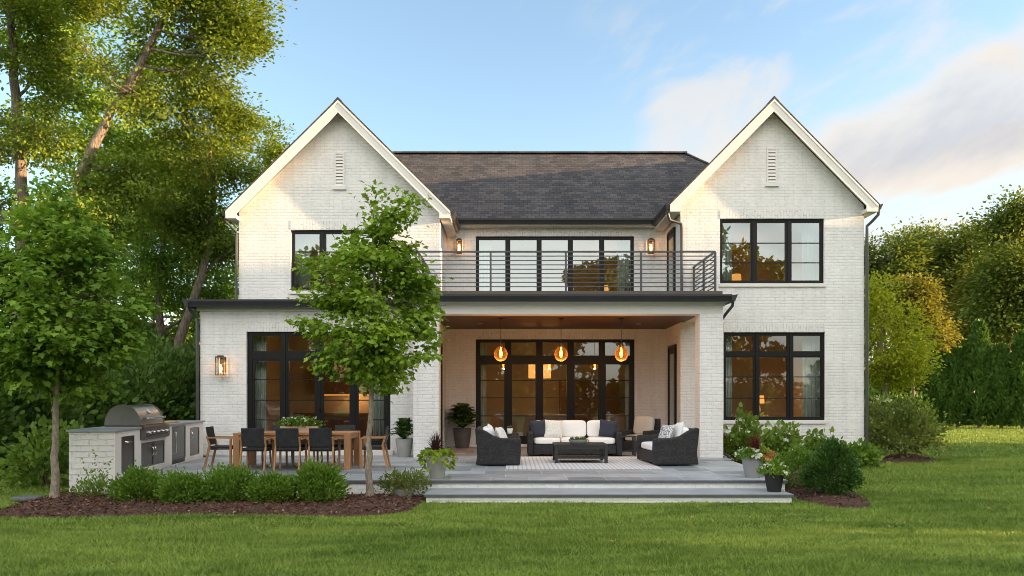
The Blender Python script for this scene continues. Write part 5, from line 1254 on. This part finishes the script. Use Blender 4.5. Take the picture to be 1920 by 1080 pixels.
flowers((p3[0], p3[1], .14), (.24, .22, .21), 520, 'white flowers with dark leaves in the black planter', 13, 'white_petal', 13, .075, .06, 'maple_dark')
# shrub with a half hidden grey pot in the mulch before the step
d = gd(938); p4 = (PX(757, 14.15), 14.15, GZ+.03)
planter('low_planter', p4, .13, .18, .17, 'pot_light', 'squat grey pot half hidden by a shrub beside the step')
shrub('small_shrub', (p4[0], p4[1]+.05, GZ+.06), (.38, .33, .42), 1500, .05, M['russet'], 'oval', 97, bumpy=.3, inner=.6, label='loose shrub growing over the squat grey pot beside the step', stems=True)
dm = MB(); dm.box(-.42, .42, -.30, .30, 0, .02); o = dm.build('doormat', std('coir mat', (.36, .20, .12), .95, var=.15, vscale=30, bump=.4, bscale=90), bevel=.004); o.location = (-1.48, 22.15, .002); tag(o, 'reddish brown doormat at the left porch side door', 'doormat')

# --- outdoor kitchen: local x = outwards from the cabinet fronts, y = along the counter
KA = math.atan2(.63, 5.8); KL = 5.83
KT = Matrix.Translation((-7.28, 14.6, 0)) @ Matrix.Rotation(KA, 4, 'Z')
kit = empty('outdoor_kitchen', (-7.28, 14.6, 0), KA, 'long white outdoor kitchen counter with bluestone top at the patio edge', 'kitchen counter')
M['brick_k'] = brick('painted white kitchen brick', (.80, .785, .755), (.75, .735, .705), (.58, .565, .54), bw=.30, rh=.105, world=False, strength=.8)
b = MB(); b.box(-.78, -.02, 0, .02, GZ, .885); b.box(-.80, -.78, 0, KL, GZ, .885); b.build('end_wall', M['brick_k'], kit)
b = MB(); wy = [(.31,.99,.10,.78), (1.36,2.80,.10,.60), (1.30,2.86,.66,.90), (3.30,4.34,.0,.86), (4.67,5.49,.10,.78)]
# front skin with recesses
ys = sorted({.0, KL, *[q[0] for q in wy], *[q[1] for q in wy]}); zs_ = sorted({-.05, .885, *[q[2] for q in wy if q[2] < .885], *[min(q[3], .885) for q in wy]})
for i in range(len(ys)-1):
    for j in range(len(zs_)-1):
        cy, cz = (ys[i]+ys[i+1])/2, (zs_[j]+zs_[j+1])/2
        inh = any(q[0] < cy < q[1] and q[2] < cz < q[3] for q in wy)
        x = -.06 if inh else 0.0
        b.add([(x,ys[i],zs_[j]),(x,ys[i+1],zs_[j]),(x,ys[i+1],zs_[j+1]),(x,ys[i],zs_[j+1])], [(0,1,2,3)])
for q in wy:
    a0, a1, c0, c1 = q[0], q[1], q[2], min(q[3], .885)
    b.add([(0,a0,c0),(-.06,a0,c0),(-.06,a0,c1),(0,a0,c1)], [(0,1,2,3)]); b.add([(0,a1,c0),(-.06,a1,c0),(-.06,a1,c1),(0,a1,c1)], [(3,2,1,0)])
    b.add([(0,a0,c0),(0,a1,c0),(-.06,a1,c0),(-.06,a0,c0)], [(0,1,2,3)]); b.add([(0,a0,c1),(0,a1,c1),(-.06,a1,c1),(-.06,a0,c1)], [(3,2,1,0)])
b.add([(-.02,0,GZ),(0,0,GZ),(0,0,.885),(-.02,0,.885)], [(0,1,2,3)]); b.add([(-.8,KL,-.05),(0,KL,-.05),(0,KL,.885),(-.8,KL,.885)], [(3,2,1,0)]); b.add([(0,0,GZ),(0,.3,GZ),(0,.3,-.05),(0,0,-.05)], [(0,1,2,3)])
b.build('front_wall', M['render'], kit)
b = MB(); b.box(-.84, .04, -.04, 1.28, .888, .93); b.box(-.84, -.70, 1.281, 2.88, .888, .93); b.box(-.84, .04, 2.881, KL+.03, .888, .93); b.build('countertop', M['stonecap'], kit, bevel=.006)
def kdoor(y0, y1, z0, z1, n=1, name='cabinet_door'):
    for i in range(n):
        a = y0+(y1-y0)*i/n; c = y0+(y1-y0)*(i+1)/n
        d_ = MB(); d_.box(-.055, -.012, a+.006, c-.006, z0+.006, z1-.006); o = d_.build(name, M['steel_dark'], kit, bevel=.006)
        f_ = MB(); e = .035
        for q in ((a+.006, a+e, z0+.006, z1-.006), (c-e, c-.006, z0+.006, z1-.006), (a+e, c-e, z0+.006, z0+e), (a+e, c-e, z1-e, z1-.006)): f_.box(-.012, -.002, *q)
        f_.build('frame', M['steel_dark'], kit).parent = o
        h_ = MB()
        if name == 'cabinet_door' and n == 2:
            hy = c-.07 if i == 0 else a+.07; pts = [(-.012+.045*math.sin(t_), hy+(-.05 if i == 0 else .05)*math.sin(t_)*.0, z1-.20+.09*math.cos(t_)) for t_ in np.linspace(0, math.pi, 9)]
        elif name == 'refrigerator_door':
            hy = a+.13; pts = [(-.012,hy,z1-.12),(.05,hy,z1-.13),(.05,hy,z0+.16),(-.012,hy,z0+.15)]
        elif y0 < 1: hy = (a+c)/2; pts = [(-.012,hy-.12,z1-.10),(.03,hy-.10,z1-.115),(.03,hy+.10,z1-.115),(-.012,hy+.12,z1-.10)]
        else: hy = a+.14; pts = [(-.012+.045*math.sin(t_), hy, z1-.18+.08*math.cos(t_)) for t_ in np.linspace(0, math.pi, 9)]
        h_.tube(pts, .012, 8); h_.build('handle', M['chrome'], o, smooth=True)
kdoor(.31, .99, .10, .78); kdoor(1.36, 2.80, .10, .60, 2); kdoor(3.30, 4.34, .10, .86, 1, 'refrigerator_door'); kdoor(4.67, 5.49, .10, .78)
b = MB(); b.box(-.055, -.02, 3.32, 4.32, .01, .10); b.build('refrigerator_vent', M['knobblack'], kit)
# grill: built in, lifts out
def KW(x, y, z): return tuple(KT @ Vector((x, y, z)))
gr = empty('gas_grill', KW(-.35, 2.08, .885), KA, 'stainless steel gas grill with domed hood set in the white counter', 'grill')
def gp(mb, name, m, parent=gr, **k):
    mb.v = [(p[0]+.35, p[1]-2.08, p[2]-.885) for p in mb.v]; return mb.build(name, m, parent, **k)
g0, g1 = 1.34, 2.82
b = MB(); b.box(-.68, -.02, g0, g1, .70, .96); gp(b, 'firebox', M['steel_dark'])
arc = [(-.69, .965)] + [(-.36 + .33*math.cos(t_), .965 + .40*math.sin(t_)) for t_ in np.linspace(math.pi*.97, math.pi*.16, 18)] + [(-.03, 1.07), (-.015, .965)]
b = MB(); b.prism(arc, 'y', g0+.03, g1-.03); hood = gp(b, 'hood', M['steel'], smooth=True, sharp=50)
b = MB()
for yy in (g0+.012, g1-.030):
    b = MB(); b.prism([(p[0]*1.0+(.012 if p[0] > -.36 else -.012), p[1]+(.0 if p[1] < .97 else .012)) for p in arc], 'y', yy, yy+.017); gp(b, 'hood_end', M['hood_end'], hood)

b = MB(); hz = 1.10; b.tube([(.05, g0+.14, hz), (.05, g1-.14, hz)], .018, 10); b.tube([(-.035, g0+.2, hz-.01), (.05, g0+.2, hz)], .012, 8); b.tube([(-.035, g1-.2, hz-.01), (.05, g1-.2, hz)], .012, 8); gp(b, 'handle', M['chrome'], hood, smooth=True)
b = MB(); th = R(40); bx, bz = -.36+.33*math.cos(th), .965+.40*math.sin(th)
b.tube([(bx-.01, 2.08, bz-.01), (bx+.012, 2.08, bz+.012)], .055, 20); gp(b, 'thermometer', M['chrome'], hood, smooth=True)
b = MB(); b.prism([(-.055, .665), (.07, .665), (.10, .70), (.085, .93), (-.02, .955), (-.055, .94)], 'y', g0-.02, g1+.02); pn_ = gp(b, 'control_panel', M['steel_dark'], bevel=.008)
for k in range(5):
    yy = g0+.20+k*(g1-g0-.4)/4
    b = MB(); b.tube([(.092, yy, .80), (.118, yy, .80)], .055, 18); b.tube([(.1185, yy, .80), (.15, yy, .802)], .034, 14); gp(b, 'knob', M['chrome'], smooth=True).parent = pn_
b = MB(); b.box(-.62, -.12, 3.05, 4.30, .0, .035); o = b.build('cutting_board', M['bread'], bevel=.008); o.location = KW(0, 0, .932); o.rotation_euler = (0, 0, KA)
o.data.transform(Matrix.Identity(4)); tag(o, 'wooden cutting board lying on the counter beside the grill', 'cutting board')

# ------------------------------------------------------------------ lamps
LAMP = .13
def point(name, loc, power, col=(1, .48, .17), r=.05, parent=None):
    l = bpy.data.lights.new(name, 'POINT'); l.energy = power * LAMP; l.color = col; l.shadow_soft_size = r
    o = link(bpy.data.objects.new(name, l)); o.location = loc
    if parent is not None: o.parent = parent
    return o
def wall_lantern(loc, h, w, label):
    """on a wall facing -Y; loc = foot of the lantern on the wall face"""
    r = empty('wall_lantern', loc, 0, label, 'wall lamp', 'black lanterns on the house wall'); y0, y1 = -w-.05, -.05
    m = MB(); m.box(-w/2, w/2, y0, y1, 0, .018); m.box(-w/2, w/2, y0, y1, h-.06, h-.03); m.box(-w*.3, w*.3, y0+w*.2, y1-w*.2, h-.03, h)
    for a in (-1, 1):
        for y in (y0+.008, y1-.008): m.box(a*(w/2-.008)-.008, a*(w/2-.008)+.008, y-.008, y+.008, .018, h-.06)
        m.box(a*w*.17-.004, a*w*.17+.004, y0, y0+.006, .018, h-.06)
    m.box(-w/2+.016, w/2-.016, y0, y0+.006, h*.62, h*.62+.007)
    m.build('frame', M['copper'], r)
    m = MB(); m.box(-w*.32, w*.32, -.02, 0, h*.18, h*.9); m.box(-.015, .015, -.05, -.02, h*.5, h*.6); m.build('wall_plate', M['copper'], r)
    m = MB(); z0, z1 = .02, h-.062; a = w/2-.012
    m.add([(-a,y0+.012,z0),(a,y0+.012,z0),(a,y0+.012,z1),(-a,y0+.012,z1)], [(0,1,2,3)]); m.add([(-a,y0+.012,z0),(-a,y1-.012,z0),(-a,y1-.012,z1),(-a,y0+.012,z1)], [(0,1,2,3)]); m.add([(a,y0+.012,z0),(a,y1-.012,z0),(a,y1-.012,z1),(a,y0+.012,z1)], [(0,1,2,3)])
    m.build('pane', M['glass_clear'], r)
    yc = (y0+y1)/2; m = MB(); m.lathe([(0, .07), (.018, .07), (.034, .13), (.036, .19), (.022, .25), (.012, .28), (0, .28)], 14, (0, yc, 0)); m.build('bulb', M['lantern_bulb'], r, smooth=True)
    point('lantern_light', (0, yc-.0, .32), 4, r=.03, parent=r)
    return r
wall_lantern((PX(418, YB), YB, PZ(704, YB)), .52, .22, 'black lantern glowing on the wall above the outdoor kitchen')
wall_lantern((PX(861.5, YF), YF, PZ(477, YF)), .46, .165, 'black lantern left of the balcony doors')
wall_lantern((PX(1219, YF), YF, PZ(477, YF)), .46, .19, 'black lantern right of the balcony doors')
def amber():
    t = NT('amber blown glass'); tr = t.n('ShaderNodeBsdfTransparent'); tr.inputs[0].default_value = (1, .47, .13, 1); gl = t.n('ShaderNodeBsdfGlossy'); gl.inputs['Roughness'].default_value = .05
    tl = t.n('ShaderNodeBsdfTranslucent'); tl.inputs[0].default_value = (1, .34, .055, 1); lw = t.n('ShaderNodeLayerWeight'); lw.inputs[0].default_value = .35
    m1 = t.n('ShaderNodeMixShader'); t.l(t.math('ADD', t.math('MULTIPLY', lw.outputs['Facing'], .07), .012), m1.inputs[0]); t.l(tr.outputs[0], m1.inputs[1]); t.l(tl.outputs[0], m1.inputs[2])
    fr = t.n('ShaderNodeFresnel'); fr.inputs[0].default_value = 1.45; m2 = t.n('ShaderNodeMixShader'); t.l(t.math('MULTIPLY', fr.outputs[0], .45), m2.inputs[0]); t.l(m1.outputs[0], m2.inputs[1]); t.l(gl.outputs[0], m2.inputs[2])
    return t.done(m2.outputs[0])
M['amber'] = amber()
def pendant(x, y, zt, zc, label=None):
    r = empty('pendant_lamp', (x, y, zt), 0, label, 'pendant lamp', 'pendant lamps over the porch lounge'); L_ = zt - zc
    m = MB(); m.lathe([(0, 0), (.07, 0), (.07, -.02), (.03, -.035), (0, -.035)][::-1], 18); m.build('canopy', M['copper'], r, smooth=True)
    m = MB(); m.tube([(0,0,-.03), (0,0,-L_+.30)], .008, 6); m.build('cord', M['copper'], r)
    m = MB(); m.lathe([(.0, -L_+.19), (.045, -L_+.19), (.055, -L_+.23), (.05, -L_+.28), (.02, -L_+.31), (0, -L_+.31)], 16); m.build('socket', M['copper'], r, smooth=True)
    prof = [(.0, -.19), (.062, -.183), (.119, -.15), (.161, -.093), (.181, -.02), (.177, .042), (.15, .104), (.108, .158), (.07, .195), (.055, .225)]
    pz = np.linspace(0, len(prof)-1, 40); pr = np.array(prof); prof = [(float(np.interp(q, range(len(pr)), pr[:, 0])), float(np.interp(q, range(len(pr)), pr[:, 1]))) for q in pz]
    m = MB(); m.lathe([(a, b-L_) for a, b in prof], 40); m.build('shade', M['amber'], r, smooth=True, sharp=180)
    m = MB(); m.lathe([(0, -.09-L_), (.022, -.08-L_), (.042, -.02-L_), (.040, .04-L_), (.020, .12-L_), (.012, .18-L_), (0, .18-L_)], 16); m.build('bulb', M['bulb'], r, smooth=True)
    point('pendant_light', (0, 0, -L_-.135), 56, (1, .98, .92), r=.03, parent=r)
    return r
pl = None
for px, lab in ((939, 'amber glass pendant nearest the fern on the porch'), (1052, 'middle amber glass pendant above the sofa'), (1165, 'amber glass pendant nearest the side door')):
    x = PX(px, 21.2)
    if pl is None: pl = pendant(x, 21.2, CZ, PZ(664, 21.2), lab)
    else: dup(pl, (x, 21.2, CZ), None, lab)
# dup() copies the light objects with their lamps

# ------------------------------------------------------------------ what shows through the glass
def curtain(x0, x1, y, z0, z1, label, n=7):
    m = MB(); k = n*8; vs = []
    for i in range(k+1):
        t_ = i/k; x = x0+(x1-x0)*t_; yy = y + .045*math.sin(t_*n*2*math.pi) + .012*math.sin(t_*23)
        vs += [(x, yy, z0), (x, yy*1.0, z1)]
    m.add(vs, [(2*i, 2*i+2, 2*i+3, 2*i+1) for i in range(k)])
    o = m.build('curtain', M['curtain'], smooth=True, sharp=180); tag(o, label, 'curtain', 'pale curtains behind the glass')
    sd = o.modifiers.new('cloth', 'SOLIDIFY'); sd.thickness = .004
    return o
ya, yb_, yc_ = YB+.55, YW+.55, YF+.55
curtain(PX(472,ya)-.05, PX(500,ya), ya, .08, 3.4, 'pale curtain at the lantern end of the dining room doors', 4); curtain(PX(700,ya), PX(727,ya), ya, .08, 3.4, 'pale curtain behind the dining room doors next to the potted fern', 4)
curtain(PX(548,yb_)-.02, PX(583,yb_), yb_, 4.32, 6.3, 'pale curtain in the upper window behind the maple top', 4)
curtain(PX(896,yc_), PX(912,yc_), yc_, .08, 3.4, 'pale curtain at the fern end of the porch doors', 3); curtain(PX(1172,yc_), PX(1190,yc_), yc_, .08, 3.4, 'pale curtain at the side door end of the porch doors', 3)
curtain(PX(896,yc_), PX(922,yc_), yc_, 4.27, 6.5, 'pale curtain at the maple end of the balcony doors', 4); curtain(PX(1158,yc_), PX(1188,yc_), yc_, 4.27, 6.5, 'pale curtain at the right end of the balcony doors', 4)
curtain(PX(1352,yb_), PX(1372,yb_), yb_, 4.32, 6.6, 'narrow pale curtain on the railing side of the upper right window', 3); curtain(PX(1504,yb_), PX(1545,yb_), yb_, 4.32, 6.6, 'wide pale curtain in the upper right window', 5)
curtain(PX(1357,yb_), PX(1372,yb_), yb_, .5, 3.5, 'narrow pale curtain on the pier side of the lower right window', 3); curtain(PX(1505,yb_), PX(1546,yb_), yb_, .5, 3.5, 'wide pale curtain in the lower right window', 5)
# living room behind the porch
def inner_sofa(loc, rz, wid, label):
    r = empty('indoor_sofa', loc, rz, label, 'sofa'); m = MB(); m.sbox((0, 0, .28), (wid, .9, .34), 10, 4); m.build('base', M['sofa_in'], r, smooth=True)
    m = MB(); m.sbox((0, .36, .55), (wid, .22, .70), 10, 4); m.build('back', M['sofa_in'], r, smooth=True)
    for s in (-1, 1): m = MB(); m.sbox((s*(wid/2-.1), 0, .42), (.2, .9, .46), 10, 4); m.build('arm', M['sofa_in'], r, smooth=True)
    m = MB(); m.sbox((0, -.05, .52), (wid-.4, .75, .18), 8, 4); m.build('seat_cushion', M['sofa_in'], r, smooth=True); return r
inner_sofa((.75, 27.2, .07), R(180), 2.3, 'beige sofa inside the living room seen from behind through the porch doors')
inner_sofa((7.2, 25.2, .07), 0, 2.2, 'pale sofa inside the lower right room under the glowing lamp')
def table_lamp(loc, label, p):
    r = empty('table_lamp', loc, 0, label, 'table lamp'); m = MB(); m.lathe([(0,0),(.09,0),(.09,.02),(.03,.05),(.05,.18),(.03,.32),(.012,.36),(.012,.44),(0,.44)], 16); m.build('base', M['pot_grey'], r, smooth=True)
    m = MB(); m.lathe([(.17,.40),(.15,.66)], 20); m.build('lamp_shade', M['glow'], r, smooth=True); point('table_light', (0, -.32, .5), p, r=.12, parent=r); return r
def cabinet(loc, w, d, h, label, name='cabinet'):
    r = empty(name, loc, 0, label, 'cabinet'); m = MB(); m.box(-w/2, w/2, -d/2, d/2, 0, h); m.build('carcass', M['cab'], r)
    n = max(2, round(w/.55))
    for i in range(n):
        a = -w/2+w*i/n; m = MB(); m.box(a+.012, a+w/n-.012, -d/2-.02, -d/2-.001, .08, h-.03); dr_ = m.build('door', M['cab'], r)
        m = MB(); m.box(a+w/n/2-.06, a+w/n/2+.06, -d/2-.04, -d/2-.0205, h-.12, h-.10); m.build('handle', M['copper'], dr_)
    return r
cabinet((8.15, 26.2, .07), 1.5, .45, .85, 'walnut cabinet under the glowing lamp in the lower right room')
table_lamp((8.10, 26.1, .92), 'lamp with a glowing orange shade in the lower right window', 42)
for (z, lab) in ((1.55, 'lower dark shelf on the wall of the lower right room'), (2.0, 'upper dark shelf on the wall of the lower right room')):
    m = MB(); m.box(5.6, 6.9, 27.2, 27.498, z, z+.05); o = m.build('wall_shelf', M['cab']); tag(o, lab, 'shelf')
ch_ = empty('chandelier', (PX(1012, 27.5), 27.5, 3.6), 0, 'glowing cylindrical glass chandelier inside the living room', 'chandelier')
m = MB(); m.tube([(0,0,0),(0,0,-.75)], .012, 6); m.lathe([(0,-.75),(.10,-.75),(.38,-.80),(.38,-.84),(0,-.84)][::-1], 20); m.build('frame', M['copper'], ch_)
for k in range(14):
    a = k*2*math.pi/14; m = MB(); m.tube([(.34*math.cos(a), .34*math.sin(a), -.85), (.34*math.cos(a), .34*math.sin(a), -1.42)], .05, 10); m.build('glass_tube', M['glow'], ch_, smooth=True)
point('chandelier_light', (0, 0, -1.65), 60, r=.3, parent=ch_)
cabinet((2.9, 30.1, .07), 2.2, .5, 2.1, 'tall dark cabinet at the back of the living room')
inner_sofa((3.35, 26.6, .07), R(160), 1.1, 'small indoor sofa behind the middle of the porch doors')
# dining kitchen behind the left doors
cabinet((-5.0, 26.8, .07), 4.6, .6, .92, 'walnut kitchen base cabinets at the back of the dining room', 'kitchen_cabinet')
m = MB(); m.box(-6.8, -3.2, 26.75, 27.15, 1.62, 2.5); o = m.build('wall_cabinet', M['cab']); tag(o, 'walnut wall cabinet above the glowing kitchen counter', 'cabinet')
us = empty('under_cabinet_lamp', (-5.2, 26.9, 1.615), 0, 'glowing strip lamp under the walnut wall cabinet', 'lamp'); m = MB(); m.box(-1.2, 1.2, -.03, .03, -.03, 0); m.build('strip', M['glow'], us); point('strip_light', (0, -.12, -.12), 22, r=.15, parent=us)
kp = empty('kitchen_pendant', (-5.0, 24.3, 3.7), 0, 'small glowing pendant lamp in the dining room', 'pendant lamp'); m = MB(); m.tube([(0,0,0),(0,0,-.7)], .01, 6); m.build('cord', M['copper'], kp); m = MB(); m.lathe([(.03,-.7),(.16,-.85),(.16,-.92)], 18); m.build('lamp_shade', M['glow'], kp, smooth=True); point('kitchen_light', (0, 0, -1.05), 42, r=.12, parent=kp)
inner_sofa((-3.55, 23.0, .07), R(180), .8, 'grey indoor armchair just inside the dining room doors')
# upstairs rooms
for (x, y, z, p, lab) in ((-4.2, 25.9, 4.30, 30, 'lamp in the upper window behind the maple'), (3.3, 28.6, 4.25, 30, 'lamp in the balcony room'), (7.4, 26.3, 4.30, 34, 'lamp in the upper right window')):
    cabinet((x, y, z), 1.1, .4, .62, lab.replace('lamp in', 'walnut chest under the lamp in'), 'chest'); table_lamp((x, y-.02, z+.621), 'small orange ' + lab, p)
